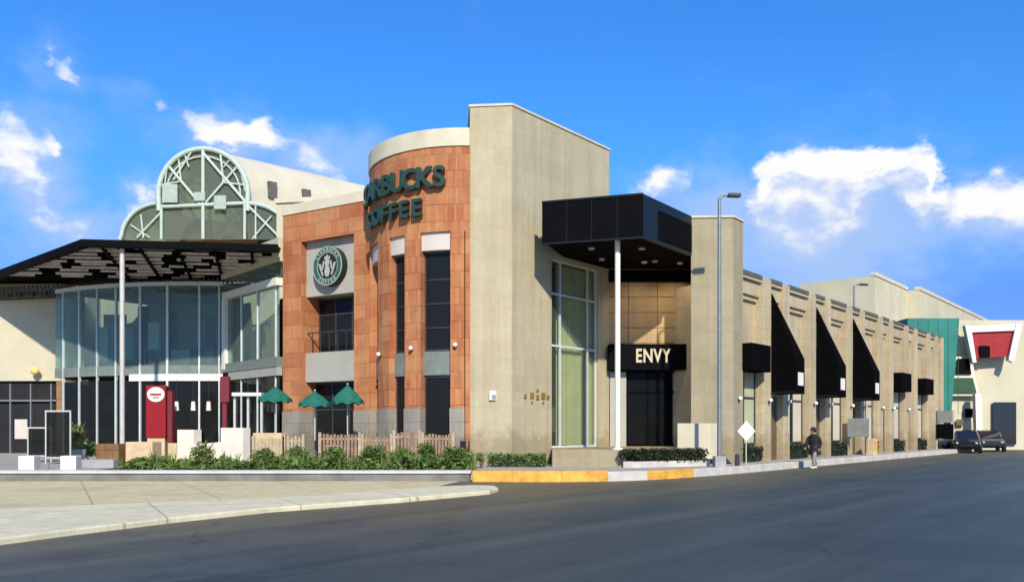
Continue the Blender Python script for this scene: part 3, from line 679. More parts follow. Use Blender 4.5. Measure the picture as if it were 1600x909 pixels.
chair(gx(688, 30.6), 30.6, 1.2, 'dark chair left of the table below the widest window'); chair(gx(716, 29.8), 29.8, -1.0, 'dark chair nearest the pale tower'); chair(gx(724, 30.5), 30.5, -1.6, 'dark chair behind the one nearest the pale tower')
chair(gx(503, 31.3), 31.3, 1.4, 'dark chair by the table under the middle parasol'); chair(gx(556, 31.4), 31.4, -1.4, 'dark chair under the rightmost parasol')

# stepped white garden wall
d = 28.9; prof = [(277, .28), (277, gz(671, d)), (303, gz(671, d)), (303, gz(694, d)), (345, gz(690, d)), (345, gz(668, d)), (380, gz(668, d)), (380, .28)]
fv = [V((gx(p, d), d, z)) for p, z in prof]; bv = [v+V((.15, .3, 0)) for v in fv]; k = len(fv)
m = MB().add(fv+bv, [list(range(k)), list(range(k, 2*k))[::-1]]+[[i, (i+1) % k, (i+1) % k+k, i+k] for i in range(k)])
tag(m.build('garden_wall', 'whitewall'), 'stepped white garden wall with two taller ends behind the spiky shrub', 'wall')
# sandy planters left
for p0, p1, y0, dd, mt, lb in ((150, 185, 693, 31.5, 'brownst', 'brown stone planter left of the grey canopy post'), (196, 238, 690, 31.2, 'sandst', 'sand coloured low planter below the red kiosk'), (262, 276, 692, 31, 'sandst', 'narrow sand coloured planter left of the stepped white wall'), (395, 440, 676, 31.0, 'sandst', 'sand coloured low wall behind the fence under the glass bay')):
    tag(MB().prism([(gx(p0, dd), dd), (gx(p1, dd), dd), (gx(p1, dd)+.1, dd+.6), (gx(p0, dd)+.1, dd+.6)], .2, gz(y0, dd)).build('planter', mt, None, .015), lb, 'planter')
for px, w_, lb in ((111, .48, 'white cube bollard on the ledge in front of the glass screens'), (46, .48, 'white cube bollard at the far left end of the ledge')):
    dd = 26.9; tag(MB().box((gx(px, dd), dd, .5), (w_, w_, .5), .1).build('bollard', 'white', None, .03), lb, 'bollard')
tag(MB().box((gx(150, 29), 29.2, .40), (1.3, .6, .3)).build('bench', 'conc', None, .02), 'low grey stone bench right of the white cube bollard', 'bench')

# ------------------------------------------------------------------ left glass pavilion
gp = thing('glass_pavilion', 'two storey curved teal glass pavilion left of the orange building', 'building', (-17, 46, .25))
GC = (-16.5, 57.0); GR = 14.3
def gth(X): return math.degrees(math.acos((X-GC[0])/GR))   # upper angle, use negative
a0, a1 = -math.degrees(math.acos((-24.6-GC[0])/GR)), -math.degrees(math.acos((-14.75-GC[0])/GR))
def garc(m, r0, r1, z0, z1, k=24, b0=None, b1=None): m.arc(GC, r0, r1, b0 if b0 is not None else a0, b1 if b1 is not None else a1, z0, z1, k); return m
garc(MB(), GR, GR-.012, 4.85, 8.9).build('upper_pane', 'gl_teal', gp)
garc(MB(), GR, GR-.012, .3, 4.1).build('lower_pane', 'gl_dark', gp)
garc(MB(), GR+.06, GR-.5, 4.35, 4.85).build('floor_band', 'spand', gp)
garc(MB(), GR+.05, GR-.2, 8.9, 9.1).build('head_rail', 'mull', gp)
garc(MB(), GR+.10, GR-.1, 4.05, 4.40, 14, a0+22, a1).build('white_fascia', 'white', gp)
def pang(px):
    best = min((a0+(a1-a0)*i/400 for i in range(401)), key=lambda a: abs(800+F*(GC[0]+GR*math.cos(R(a)))/(GC[1]+GR*math.sin(R(a)))-px)); return best
for px, wd, z0 in ((100, .05, .3), (125, .06, .3), (153, .05, .3), (182, .08, .3), (220, .09, .3), (262, .11, .3), (312, .08, .3), (343, .06, .3)):
    a = pang(px); x, y = GC[0]+(GR+.02)*math.cos(R(a)), GC[1]+(GR+.02)*math.sin(R(a)); MB().box((x, y, 4.6), (wd, .14, 8.6), R(a+90)).build('mullion', 'mull', gp)
# inside: floor, rear walls, posts
fl = MB(); garc(fl, GR-.52, GR-9, 4.35, 4.8, 12); fl.build('upper_floor', 'midint', gp)
rw = MB(); garc(rw, GR-6, GR-6.2, 4.8, 8.9, 12); rw.build('rear_wall', 'midint', gp)
rw = MB(); garc(rw, GR-5, GR-5.2, .25, 4.3, 12); rw.build('rear_wall', 'darkint', gp)
garc(MB(), GR-.1, GR-12, 8.92, 9.05, 16).build('ceiling', 'midint', gp)
for px, dd, z0, z1, w_, mt in ((241, 43.4, 5.7, 7.1, .55, 'white'), (160, 44.6, 5.2, 7.0, .7, 'white'), (203, 44.0, 5.2, 6.9, .45, 'steel'), (283, 43.6, 4.9, 5.7, .9, 'steel'), (325, 43.6, 4.9, 5.6, .6, 'greypanel'), (300, 46, 4.9, 6.0, 1.6, 'darkint'), (330, 45, 4.85, 7.6, .5, 'darkint'), (270, 45, 4.85, 8.0, .4, 'darkint'), (225, 46.5, 4.9, 8.4, .6, 'darkint'), (180, 47, 4.9, 8.0, 1.2, 'mull')):
    MB().box((gx(px, dd), dd, (z0+z1)/2), (w_, .2, z1-z0)).build('display_board', mt, gp)
for px, dd, z0, z1, w_, mt in ((205, 44.2, .3, 2.2, 1.0, 'brown'), (288, 43.5, .3, 1.3, 1.0, 'steel'), (172, 44.6, 2.4, 3.3, .5, 'white'), (303, 43.6, 1.9, 2.9, .35, 'whitewall'), (322, 44.5, 1.2, 2.6, .7, 'dgreen'), (165, 46, .3, 3.0, .8, 'brown'), (335, 44, .3, 1.5, .5, 'white')):
    MB().box((gx(px, dd), dd, (z0+z1)/2), (w_, .3, z1-z0)).build('counter', mt, gp)
b_ = MB()
for i in range(30):
    a = a0+2+(a1-a0-4)*i/29; x, y = GC[0]+(GR-.9)*math.cos(R(a)), GC[1]+(GR-.9)*math.sin(R(a)); b_.tube((x, y, 4.8), (x, y, 5.8), .02, k=5)
b_.build('balustrade', 'mull', gp)
# bay along the orange building
G0 = V((-14.6, 42.6)); G1 = V((-10.65, 38.2)); gd = (G1-G0).normalized(); gn = V((gd.y, -gd.x)); GL = (G1-G0).length
MB().slab(G0, gd, gn, 0, GL, 4.9, 8.15, -.05, -.065).build('bay_pane', 'gl_teal', gp)
MB().slab(G0, gd, gn, 0, GL, .3, 4.0, -.05, -.065).build('bay_pane', 'gl_dark', gp)
MB().slab(G0, gd, gn, -.05, GL, 8.15, 8.5, .12, -.3).build('bay_beam', 'white', gp)
MB().slab(G0, gd, gn, -.1, .28, 4.6, 8.15, .12, -.3).build('bay_column', 'white', gp)
MB().slab(G0, gd, gn, -.05, GL, 8.5, 9.2, .03, -.2).build('bay_band', 'gl_teal', gp)
MB().slab(G0, gd, gn, -.05, GL, 4.45, 4.9, .10, -.4).build('bay_sill', 'spand', gp)
MB().slab(G0, gd, gn, .6, GL, 4.05, 4.44, .07, -.2).build('bay_fascia', 'greypanel', gp)
for t in (1.9, 3.7, 5.6): MB().slab(G0, gd, gn, t-.04, t+.04, .3, 8.15, .0, -.12).build('mullion', 'mull', gp)
MB().slab(G0, gd, gn, 0, GL, 4.9, 8.5, -3, -3.1).build('rear_wall', 'darkint', gp)
MB().slab(G0, gd, gn, 0, GL, .25, 4.4, -2.4, -2.5).build('rear_wall', 'darkint', gp)
MB().slab(G0, gd, gn, -.1, GL+.3, 9.2, 10.25, .15, -4).build('roof', 'cream', gp)
MB().prism([(-33, 53), (-12, 47), (-9, 45), (-8, 60), (-33, 62)], 0, 11.5).build('rear_block', 'creamd', gp)
# left plain wall and stone base
lw = thing('side_building', 'plain beige building at the far left with a dark ground floor opening', 'building', (-30, 50, .25))
MB().prism([(-45, 47.5), (-25.2, 47.0), (-24.8, 49), (-25, 55), (-45, 55)], 4.3, 10.4).build('wall', 'cream', lw)
MB().prism([(-45, 47.6), (-23.5, 47.2), (-23.5, 47.5), (-45, 47.8)], .25, 4.3).build('opening', 'darkint', lw)
om = MB()
for i in range(16): om.box((-42+i*1.15, 47.35-.02*0, 2.2), (.07, .5, 3.9))
om.box((-34, 47.3, 3.2), (18, .45, .09)); om.build('shopfront_frame', 'pole', lw)
for i in (12, 14): MB().box((-42+i*1.15+.55, 47.25, 1.6), (.7, .1, 1.1)).build('poster', 'headpanel' if i == 12 else 'spand', lw)
MB().prism([(gx(88, 45), 45), (gx(126, 45), 44.6), (gx(128, 45), 46.5), (gx(90, 45), 47)], .25, 4.2).build('stone_pier', 'brownst', lw)
MB().prism([(gx(128, 44.4), 44.4), (gx(138, 44.2), 44.2), (gx(139, 44.2), 45), (gx(129, 44.2), 45)], .25, 4.2).build('render_pier', 'sandst', lw)
MB().prism([(gx(86, 46), 46), (gx(120, 45), 44.9), (gx(122, 45), 45.1), (gx(88, 46), 46.2)], 4.4, 9.2).build('glass_return', 'gl_green', lw)
MB().prism([(gx(86, 46), 46.5), (gx(122, 45), 45.5), (gx(122, 45), 45.7), (gx(88, 46), 46.8)], 4.4, 9.2).build('return_wall', 'drape', lw)
lt = thing('lantern', 'yellow lantern, its glow only a colour, on the beige wall at the far left', 'lantern', (gx(52, 46.6), 46.6, 4.3))
MB().ball((gx(54, 46.6), 46.6, 4.85), .26, (1, .6, .9)).build('shade', 'lantern', lt); MB().box((gx(54, 46.8), 46.9, 4.9), (.1, .5, .1)).build('bracket', 'darkpole', lt)  # lit look of the ball is put into its yellow, nothing emitted

# red kiosk, banner, pendants, white portal
kd = 38.5
ki = thing('kiosk', 'bright red kiosk panel with a white oval sign in front of the glass', 'kiosk', (gx(243, kd), kd, .25))
MB().box((gx(243, kd), kd+.3, (gz(602, kd)+gz(684, kd))/2), (gx(259, kd)-gx(228, kd), .6, gz(602, kd)-gz(684, kd))).build('cabinet', 'red', ki, .03)
MB().box((gx(243, kd), kd+.3, (gz(684, kd)+.25)/2), (.8, .5, gz(684, kd)-.25)).build('base', 'sandst', ki)
mm = MB(); oc = V((gx(244, kd), kd-.004, gz(616, kd))); k = 28
f_ = [oc+V((.40*math.cos(2*math.pi*i/k), -.04, .34*math.sin(2*math.pi*i/k))) for i in range(k)]; b_ = [v+V((0, .045, 0)) for v in f_]
mm.add(f_+b_, [list(range(k)), list(range(k, 2*k))[::-1]]+[[i, (i+1) % k, (i+1) % k+k, i+k] for i in range(k)]).build('oval_sign', 'white', ki)
MB().box((oc.x, kd-.05, oc.z), (.5, .01, .09)).box((oc.x, kd-.05, oc.z-.14), (.3, .01, .05)).build('sign_mark', 'red', ki)
tag(MB().box((gx(352, 39), 39, (gz(588, 39)+gz(628, 39))/2), (.42, .2, gz(588, 39)-gz(628, 39))).box((gx(351, 39), 39.05, (gz(628, 39)+.25)/2), (.2, .15, gz(628, 39)-.25)).build('banner_post', 'dred'), 'dark red banner post left of the white portal frame', 'banner')
tag(MB().box((gx(266, 38.6), 38.7, 1.8), (.22, .3, 3.1)).build('banner_post', 'dred'), 'narrow dark red post right of the red kiosk', 'banner')
for px, lb in ((276, 'white pendant lamp beside the red kiosk, leftmost of three'), (302, 'white pendant lamp behind the glass, middle of three'), (326, 'white pendant lamp behind the glass, rightmost of three')):
    dd = 40.5; r = thing('pendant_lamp', lb, 'lamp', (gx(px, dd), dd, gz(641, dd)), 'white pendant lamps over the terrace')
    MB().tube((gx(px, dd), dd, gz(641, dd)), (gx(px, dd), dd, gz(627, dd)), .12, .09, k=12).build('shade', 'white', r); MB().tube((gx(px, dd), dd, gz(627, dd)), (gx(px, dd), dd, 4.04), .008, k=5).build('cord', 'darkpole', r)
pt = thing('portal_frame', 'white steel portal frame left of the leftmost green parasol', 'frame', (gx(387, 35.5), 35.5, .25))
x0, x1 = gx(367, 35.5), gx(409, 35.5); zt = gz(616, 35.5)
MB().box(((x0+x1)/2, 35.5, zt), (x1-x0+.1, .5, .14)).build('beam', 'white', pt)
for x in (x0, gx(388, 35.5), x1): MB().box((x, 35.5, (zt+.18)/2), (.09, .12, zt-.32)).build('post', 'steel', pt)
# glass wind screens at the left
for px, dd, lb in ((91, 32.5, 'white framed glass screen left of the bright green plant'), (62, 34.5, 'darker glass screen at the far left edge of the plaza')):
    r = thing('glass_screen', lb, 'screen', (gx(px, dd), dd, .25), 'glass screens on the plaza'); w_ = .95; x = gx(px, dd); zt = gz(642 if px == 91 else 668, dd)
    f = MB().box((x-w_/2, dd, (zt+.25)/2), (.05, .05, zt-.25)).box((x+w_/2, dd, (zt+.25)/2), (.05, .05, zt-.25)).box((x, dd, zt), (w_+.05, .06, .06)).box((x, dd, .5), (w_, .04, .05)); f.build('frame', 'steel', r)
    MB().box((x, dd, (zt+.5)/2), (w_-.05, .012, zt-.5)).build('pane', 'gl_dark', r)
shrub('potted_plant', (gx(122, 34), 34, .75), (.55, .5, .62), 500, .09, 'leafl', 'bright green leafy plant beside the glass screen', 'plant', blade=30)
tag(MB().tube((gx(122, 34), 34, .25), (gx(122, 34), 34, .78), .24, .32, k=16).build('plant_pot', 'conc'), 'grey pot holding the bright green plant', 'pot')
shrub('shrub', (gx(138, 35.5), 35.5, .25), (.5, .5, .5), 300, .08, 'leaf', 'darker shrub right of the bright green plant', 'shrub')

# plaza canopy (pergola)
pc = thing('plaza_canopy', 'wide black pergola canopy on slender grey posts in front of the glass pavilion', 'canopy', (-18, 40, .25))
pz0, pz1 = 9.45, 9.75
cpl = [(-18.5, 36.0), (-10.35, 37.0), (-10.35, 38.0), (-13.6, 42.2), (-14.6, 46.5), (-31, 48.5), (-31, 47.2)]
eb = MB()
for p, q2 in ((cpl[0], cpl[1]), (cpl[0], cpl[6])):
    p, q2 = V(p), V(q2); dd = (q2-p).normalized(); nn = V((-dd.y, dd.x)) if (q2-p).x > 0 else V((dd.y, -dd.x))
    eb.slab(p, dd, nn, 0, (q2-p).length, pz0, pz1, 0, .35)
eb.build('edge_beam', 'black', pc)
# joists: parallel to the left edge, from the front edge to the rear
ld = (V(cpl[6])-V(cpl[0])).normalized(); 
fdv = (V(cpl[1])-V(cpl[0])).normalized(); fnv = V((-fdv.y, fdv.x))
rows = 10; random.seed(11)
lv, xb, dk = MB(), MB(), MB()
for i in range(rows):
    o = V((-18.5, 36.0))+ld*(1.1*(i+.55)); x1 = -10.5-.45*i; Ln = (x1-o.x)/fdv.x
    dk.slab(o, fdv, fnv, 0, Ln, pz0+.05, pz1-.02, .12, .20)
    t = .1
    while t < Ln-.4:
        e = min(t+random.uniform(1.0, 2.3), Ln); zz = random.uniform(.0, .04); lv.slab(o, fdv, fnv, t, e, pz0+zz, pz0+zz+random.uniform(.09, .13), 0, .07); t = e+random.uniform(.3, 1.3)
for k in range(5):
    o = V(cpl[0]).lerp(V(cpl[1]), (k+.5)/5.2); dd = V((-.30-.04*k*0, 1)).normalized(); xb.slab(o, dd, V((-dd.y, dd.x)), .4, 9.2-k*.7, pz0-.03, pz1-.03, -.06, .06)
MB().prism([tuple(V(p)*.985+V((-18, 42))*.015) for p in cpl], pz1-.015, pz1+.015).build('shade_sheet', 'soffit', pc)  # solid sheet added to shade the louvres and the glass evenly
lv.build('louvres', plain('pinkish_slats', (.74, .66, .60), .8, var=.2), pc); dk.build('joists', 'soffit', pc); xb.build('cross_beams', 'soffit', pc)
for px, dd in ((191, 36.6), (437, 37.3)):
    if px == 191: MB().tube((gx(px, dd), dd, .25), (gx(px, dd), dd, pz0), .105, k=14).build('post', 'steel', pc)
tr = MB(); A_, B_ = V((-31, 47.0)), V((-14.2, 43.2)); td = (B_-A_).normalized(); tnn = V((-td.y, td.x)); TL = (B_-A_).length
for z, dep in ((9.25, 0), (8.85, .5), (9.05, 1.1), (9.3, 1.8)):
    tr.slab(A_, td, tnn, 0, TL, z-.05, z+.05, dep-.05, dep+.05)
for i in range(64):
    t = TL*i/64; a = A_+td*t; b = a+td*.28+tnn*1.4
    tr.tube((a.x, a.y, 8.75), (a.x, a.y, 9.45), .05, k=5); tr.tube((a.x, a.y, 8.9), (b.x, b.y, 9.35), .06, k=5)
    if i % 3: c2 = a+td*.5; tr.tube((a.x, a.y, 8.8), (c2.x, c2.y, 9.35), .045, k=5)
tr.build('rear_truss', plain('grey_truss', (.10, .09, .085), .7, var=.3), pc)

# ------------------------------------------------------------------ arched atrium
AD = 52.0; AX = gx(318, AD); sc_ = AD/F
at_ = thing('glass_atrium', 'arched glass atrium with three lobed gable and long cream vaulted roof behind the pavilion', 'atrium', (AX, AD, 9))
def ap(px, py): return ((px-318)*sc_, gz(py, AD))
main = [ap(253, 374), ap(249, 330)]+[ap(318+70*math.cos(R(a)), 304-71*math.sin(R(a))) for a in range(188, -9, -7)]+[ap(387, 330), ap(383, 374)]
lobeL = [ap(188, 374)]+[ap(250-60*math.cos(R(a)), 374-56*math.sin(R(a))) for a in range(5, 91, 8)]+[ap(253, 374)]
lobeR = [ap(386, 374)]+[ap(386+70*math.cos(R(a)), 374-56*math.sin(R(a))) for a in range(90, 3, -8)]+[ap(456, 374)]
ev = V((.735, .678, 0))
def ext(poly, y0, l, mat, name, closed=True):
    f = [V((AX+x, AD+y0, z)) for x, z in poly]; b = [p+ev*l for p in f]; k = len(f)
    fs = [[i, i+1, i+1+k, i+k] for i in range(k-1)]
    m = MB().add(f+b, fs)
    return m
ext(main[1:-1], .12, 26, 'cream', 'roof').build('roof', 'roofm', at_)
lr = ext(lobeR[1:], .12, 26, 'cream', 'side_roof'); ll = ext(lobeL[:-1], .12, 26, 'cream', 'r'); lr.add(ll.v, ll.f); lr.build('side_roof', 'roofm', at_)
pm = MB()
for po in (main, lobeL, lobeR):
    f = [V((AX+x, AD+.05, z)) for x, z in po]; pm.add(f, [list(range(len(f)))])
pm.build('gable_glass', 'gl_dome', at_)
def path3(po, y=0): return [V((AX+x, AD+y, z)) for x, z in po]
for po, rr in ((main, .17), (lobeL, .14), (lobeR, .14)): MB().path(path3(po[1:-1] if po is main else po[:-1] if po is lobeL else po[1:], -.05), rr, 8).build('arch_rib', 'greenframe', at_)
inner_ = [ap(318+58*math.cos(R(a)), 304-59*math.sin(R(a))) for a in range(185, -6, -10)]; MB().path(path3(inner_, -.05), .06, 6).build('arch_rib', 'greenframe', at_)
st = MB()
def ln_(a, b, r=.09): 
    pa, pb = ap(*a), ap(*b); st.tube((AX+pa[0], AD-.08, pa[1]), (AX+pb[0], AD-.08, pb[1]), r, k=6)
ln_((318, 234), (318, 374), .12); ln_((253, 325), (253, 374), .10); ln_((383, 318), (383, 374), .10); ln_((250, 324), (386, 318), .12)
for a_, b_2, r_3 in (((318, 240), (385, 317), .10), ((264, 260), (314, 320), .10), ((320, 320), (374, 258), .08), ((300, 238), (272, 282), .07), ((280, 250), (284, 284), .06), ((252, 290), (284, 284), .06), ((345, 240), (350, 286), .07), ((384, 290), (350, 286), .06)): ln_(a_, b_2, r_3)
ln_((262, 262), (257, 300), .05); ln_((374, 258), (384, 300), .05); ln_((290, 244), (296, 262), .05); ln_((362, 248), (350, 262), .05); ln_((253, 332), (215, 372), .07); ln_((221, 336), (225, 372), .06); ln_((205, 352), (235, 372), .05)
ln_((384, 318), (440, 374), .08); ln_((400, 322), (400, 374), .06); ln_((425, 338), (395, 374), .06)
st.build('struts', 'greenframe', at_)
for px, py, w2, h2 in ((268, 304, .95, 1.15), (346, 318, .75, .85), (314, 309, .7, .55)):
    p = ap(px, py); MB().box((AX+p[0], AD-.22, p[1]), (w2, .15, h2)).build('reflection_panel', 'glint', at_, .03)  # panels added to stand in for bright reflections in the gable glass
MB().prism([(AX-5.0, AD+3), (AX+5.2, AD+3), (AX+12, AD+11), (AX-3, AD+11)], 9, gz(374, AD)+.1).build('base_wall', 'midint', at_)
MB().prism([(AX-2.6, AD+2.5), (AX+2.6, AD+2.5), (AX+2.6, AD+2.7), (AX-2.6, AD+2.7)], 9, gz(330, AD)).build('inner_wall', 'brownst', at_)
for px, py, hh, dd in ((403, 288, 1.05, 0), (441, 295, 1.0, 0), (477, 298, .62, 0)):
    # vents on the right flank of the vault
    l = {403: 1.6, 441: 4.0, 477: 6.4}[px]; x, z = ap(318+70*math.cos(R(12)), 304-71*math.sin(R(12)))
    b = V((AX+x, AD+.12, z))+ev*l; MB().box((b.x-.02, b.y, b.z), (.55, .42, hh), math.atan2(ev.y, ev.x)).build('vent', 'vent', at_)
mb_ = thing('mall_block', 'cream flat roofed mall block between the vaulted roof and the orange parapet', 'building', (-10, 50, 0))
MB().prism([(-13.2, 47.0), (-4, 45.5), (-3, 60), (-8, 64), (-13, 56)], 0, gz(318, 47)).build('wall', 'cream', mb_)
MB().prism([(-13.3, 46.9), (-3.9, 45.4), (-3.85, 45.9), (-13.2, 47.3)], gz(318, 47), gz(318, 47)+.25).build('parapet', 'capm', mb_)

# ------------------------------------------------------------------ street building on the right
S0 = V((8.77, 33.3)); STL = 33.6
sb = thing('arcade_building', 'long beige stone street building with paired pilasters receding to the right', 'building', (20, 47, 0))
WZ = 7.75
def P_(t, e=0): q = S0+U2*t+N2*e; return (q.x, q.y)
w = MB()
w.prism([P_(.3, -.28), P_(STL, -.28), P_(STL, -12), P_(3, -12)], 0, WZ-.1)
w.build('wall', 'lime2', sb)
def SL(m, t0, t1, z0, z1, e0, e1): return m.slab(S0, U2, N2, t0, t1, z0, z1, e0, e1)
SL(MB(), .2, STL, 7.15, WZ, -.06, -.5).build('frieze', 'lime2', sb)
SL(MB(), .2, STL, WZ, WZ+.12, .06, -.8).build('cornice', 'lime2', sb)
pairs = [2.7+5.3*i for i in range(6)]
pil_t = [(-.2, .45)]
for p in pairs: pil_t += [(p, p+.85), (p+2.15, p+2.9)]
pil_t.append((STL-.8, STL))
for a, b in pil_t: SL(MB(), a, b, 0, WZ+.24, .10, -.45).build('pilaster', 'lime2', sb, .015)
edges = sorted(pil_t)
for (a, b), (c, d2) in zip(edges[:-1], edges[1:]):
    if c-b > .4: SL(MB(), b+.05, c-.05, WZ+.12, WZ+.30, .09, -.4).build('roof_tile', 'vent', sb)
# wide bays
wide = [(.45, 2.7)]+[(p+2.9, p+5.3) for p in pairs[:-1]]
for i, (a, b) in enumerate(wide):
    mid = a+(b-a)*.45
    SL(MB(), a+.05, b-.05, 6.95, 7.15, -.16, -.45).build('lintel', 'lime2', sb)
    f = MB()
    for t in (a+.12, mid, b-.14): SL(f, t-.04, t+.04, .95, 4.2, -.20, -.275)
    for z in (.99, 2.9, 4.16): SL(f, a+.1, b-.1, z-.04, z+.04, -.204, -.27)
    wi = f.build('window', 'darkpole', sb)
    SL(MB(), a+.12, mid, .97, 4.18, -.24, -.248).build('pane', 'gl_dark', wi)
    SL(MB(), mid, b-.12, .97, 4.18, -.24, -.248).build('shutter', 'drape' if i == 0 else 'creamd', wi)
for i, p in enumerate(pairs):
    SL(MB(), p+.86, p+2.14, SW, 3.0, -.20, -.275).build('door', 'brown', sb)
    SL(MB(), p+.85, p+2.15, 6.95, 7.15, -.16, -.45).build('lintel', 'lime2', sb)
# hedges below the wide bays
hl = ['dark hedge below the bay next to the stone pier', 'dark hedge between the first and second black awnings', 'dark hedge between the second and third black awnings', 'dark hedge right of the third black awning', 'small far hedge below the nearer of the two far black boxes', 'farthest small hedge along the beige street facade']
rzu = math.atan2(U2.y, U2.x)
for (a, b), lb in zip(wide, hl): 
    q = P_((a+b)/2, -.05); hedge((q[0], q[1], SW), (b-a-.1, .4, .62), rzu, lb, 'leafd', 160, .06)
# box awnings
for (a, b), lb, z0, z1 in ((wide[0], 'black box awning in the bay next to the stone pier', 3.95, 5.05), (wide[4], 'small black box awning far along, nearer of the two', 3.85, 4.95), (wide[5], 'farthest small black box awning near the end of the facade', 3.85, 4.85)):
    t = thing('box_awning', lb, 'awning', P_((a+b)/2, 0)+(z0,), 'black box awnings over the shop windows')
    SL(MB(), a+.15, b-.25, z0, z1, .55, -.42).build('canvas', 'canvas', t, .03)
# wedge awnings
ordn = ['nearest', 'middle', 'farthest']
for i in range(3):
    p = pairs[i]; a, b = p+.80, p+1.80
    t = thing('wedge_awning', f'tall black wedge shaped awning over a doorway, {ordn[i]} of the three', 'awning', P_((a+b)/2, .2)+(3.1,), 'tall black wedge awnings along the street')
    za, zv, zb, out = 7.4, 4.6, 3.1, 1.18
    prof = [(.12, zb), (.12, za), (.15, za), (out, zv), (out, zb)]
    fr_, bk_ = [], []
    for e, z in prof: q = P_(a, e); fr_.append(V((q[0], q[1], z))); q = P_(b, e); bk_.append(V((q[0], q[1], zv+.35 if z == za else z)))
    k = len(prof); MB().add(fr_+bk_, [list(range(k)), list(range(k, 2*k))[::-1]]+[[j, (j+1) % k, (j+1) % k+k, j+k] for j in range(k)]).build('canvas', 'canvas', t)
    SL(MB(), a+.25, b-.15, 3.45, 4.0, out+.012, out+.002).build('emblem', 'white', t)
    SL(MB(), a-.012, a-.002, 3.12, 3.2, .13, out-.02).build('hem', 'blackside', t)
# wall lights
wl_names = ['on the pilaster beside the stone pier', 'on the pilaster left of the nearest black wedge awning', 'on the pilaster right of the nearest black wedge awning', 'on the pilaster left of the middle black wedge awning', 'on the pilaster right of the middle black wedge awning', 'on the pilaster left of the farthest black wedge awning', 'on the pilaster right of the farthest black wedge awning', 'on the first pilaster past the three wedge awnings', 'on the second pilaster past the three wedge awnings', 'just before the farthest small box awning']
proto = None
for i, ((a, b), nm) in enumerate(zip(edges, wl_names)):
    q = P_((a+b)/2+.05, .12); loc = (q[0], q[1], 2.82)
    if proto is None:
        proto = thing('wall_light', 'small white globe wall light '+nm, 'light', loc, 'globe wall lights along the street facade')
        c = V(loc)+n3*.12
        MB().ball(c, .085).build('globe', 'bulb', proto); MB().tube(V(loc)-n3*.02+V((0, 0, -.05)), c+V((0, 0, -.08)), .03, k=6).build('bracket', 'darkpole', proto)
    else: dup(proto, loc, None, 'small white globe wall light '+nm)
for th, z, nm in ((230-.0, 4.55, 0), (242, 4.62, 1), (217, 4.5, 2), (266, 4.7, 3)):
    n = V((math.cos(R(th)), math.sin(R(th)), 0)); 
    lab = ['', 'small white wall light on the middle pillar of the rounded orange wall', 'small white wall light on the leftmost pillar of the rounded orange wall', 'small white wall light on the orange pillar next to the pale tower'][nm]
    if nm:
        q = dup(proto, (CC[0]+n.x*(CR+.02), CC[1]+n.y*(CR+.02), z), R(th)-math.atan2(N2.y, N2.x), lab, 'globe wall lights on the orange pillars')
# tower marks
r = thing('wall_light', 'small square wall light low on the front of the pale tower', 'light', (gx(770, 31.1), 31.07, gz(626, 31.1)))
MB().box((gx(770, 31.05), 31.03, gz(618, 31.05)), (.26, .12, .34)).build('housing', 'white', r, .02); MB().box((gx(772, 31.05), 30.96, gz(620, 31.05)), (.14, .02, .16)).build('lens', 'pole', r)
r = thing('brass_emblem', 'row of small brass marks on the street side of the pale tower', 'emblem', tuple(V((T2[0], T2[1], 2.6))+V((tdir.x, tdir.y, 0))*1.5))
for i, (t, z, s_) in enumerate(((.75, 2.84, .16), (1.15, 2.88, .22), (1.5, 2.82, .18), (1.85, 2.88, .24), (2.15, 2.84, .16), (1.5, 3.08, .12), (1.15, 2.62, .1), (1.85, 2.62, .1))):
    MB().slab(T2, tdir, tn, t-s_/2, t+s_/2, z-s_/2, z+s_/2, 0.001, .05).build('mark', 'gold', r, .01)

# ------------------------------------------------------------------ street furniture
def street_lamp(x, y, z0, h, arm, label, ang):
    r = thing('street_lamp', label, 'lamp', (x, y, z0))
    MB().tube((x, y, z0), (x, y, z0+h), .085, .055, k=12).build('pole', 'pole', r)
    MB().box((x, y, z0+.2), (.4, .4, .4)).build('footing', 'conc', r, .03)
    dx, dy = math.cos(ang), math.sin(ang)
    pts = [(x, y, z0+h-.05), (x+dx*arm*.12, y+dy*arm*.12, z0+h+.10), (x+dx*arm*.4, y+dy*arm*.4, z0+h+.14)]
    MB().path(pts, .045, 8).build('arm', 'pole', r)
    MB().box((x+dx*arm*.72, y+dy*arm*.72, z0+h+.13), (arm*.62, .24, .13), ang).build('lamp_head', 'darkpole', r, .03)
d = 29.9; street_lamp(gx(1124, d), d, SW-.01, gz(310, d)-SW, .75, 'tall grey street lamp in front of the stone pier', .1)
q = P_(27.2, -4); street_lamp(q[0], q[1], WZ-.1, gz(447, q[1])-WZ+.1, 1.0, 'small street lamp rising above the roof of the long facade', .2)
ds = 31.1; sx = gx(1166, ds)
r = thing('diamond_sign', 'white diamond sign on a thin post in front of the first bay', 'sign', (sx, ds, 0.25))
zc = gz(673, ds); k = 4; s_ = .33
f_ = [V((sx+a*s_, ds-.02, zc+b*s_)) for a, b in ((0, -1.15), (1, 0), (0, 1.15), (-1, 0))]; b_ = [v+V((0, .012, 0)) for v in f_]
MB().add(f_+b_, [[0, 1, 2, 3], [7, 6, 5, 4]]+[[i, (i+1) % 4, (i+1) % 4+4, i+4] for i in range(4)]).build('board', 'white', r)
MB().tube((sx, ds+.02, .2), (sx, ds+.02, zc+.3), .025, k=8).build('post', 'steel', r)
tag(MB().tube((gx(1152, 30.6), 30.6, .2), (gx(1152, 30.6), 30.6, .62), .09, .08, k=12).ball((gx(1152, 30.6), 30.6, .62), .09).build('bollard', 'darkpole'), 'short dark bollard at the kerb by the stone pier', 'bollard')
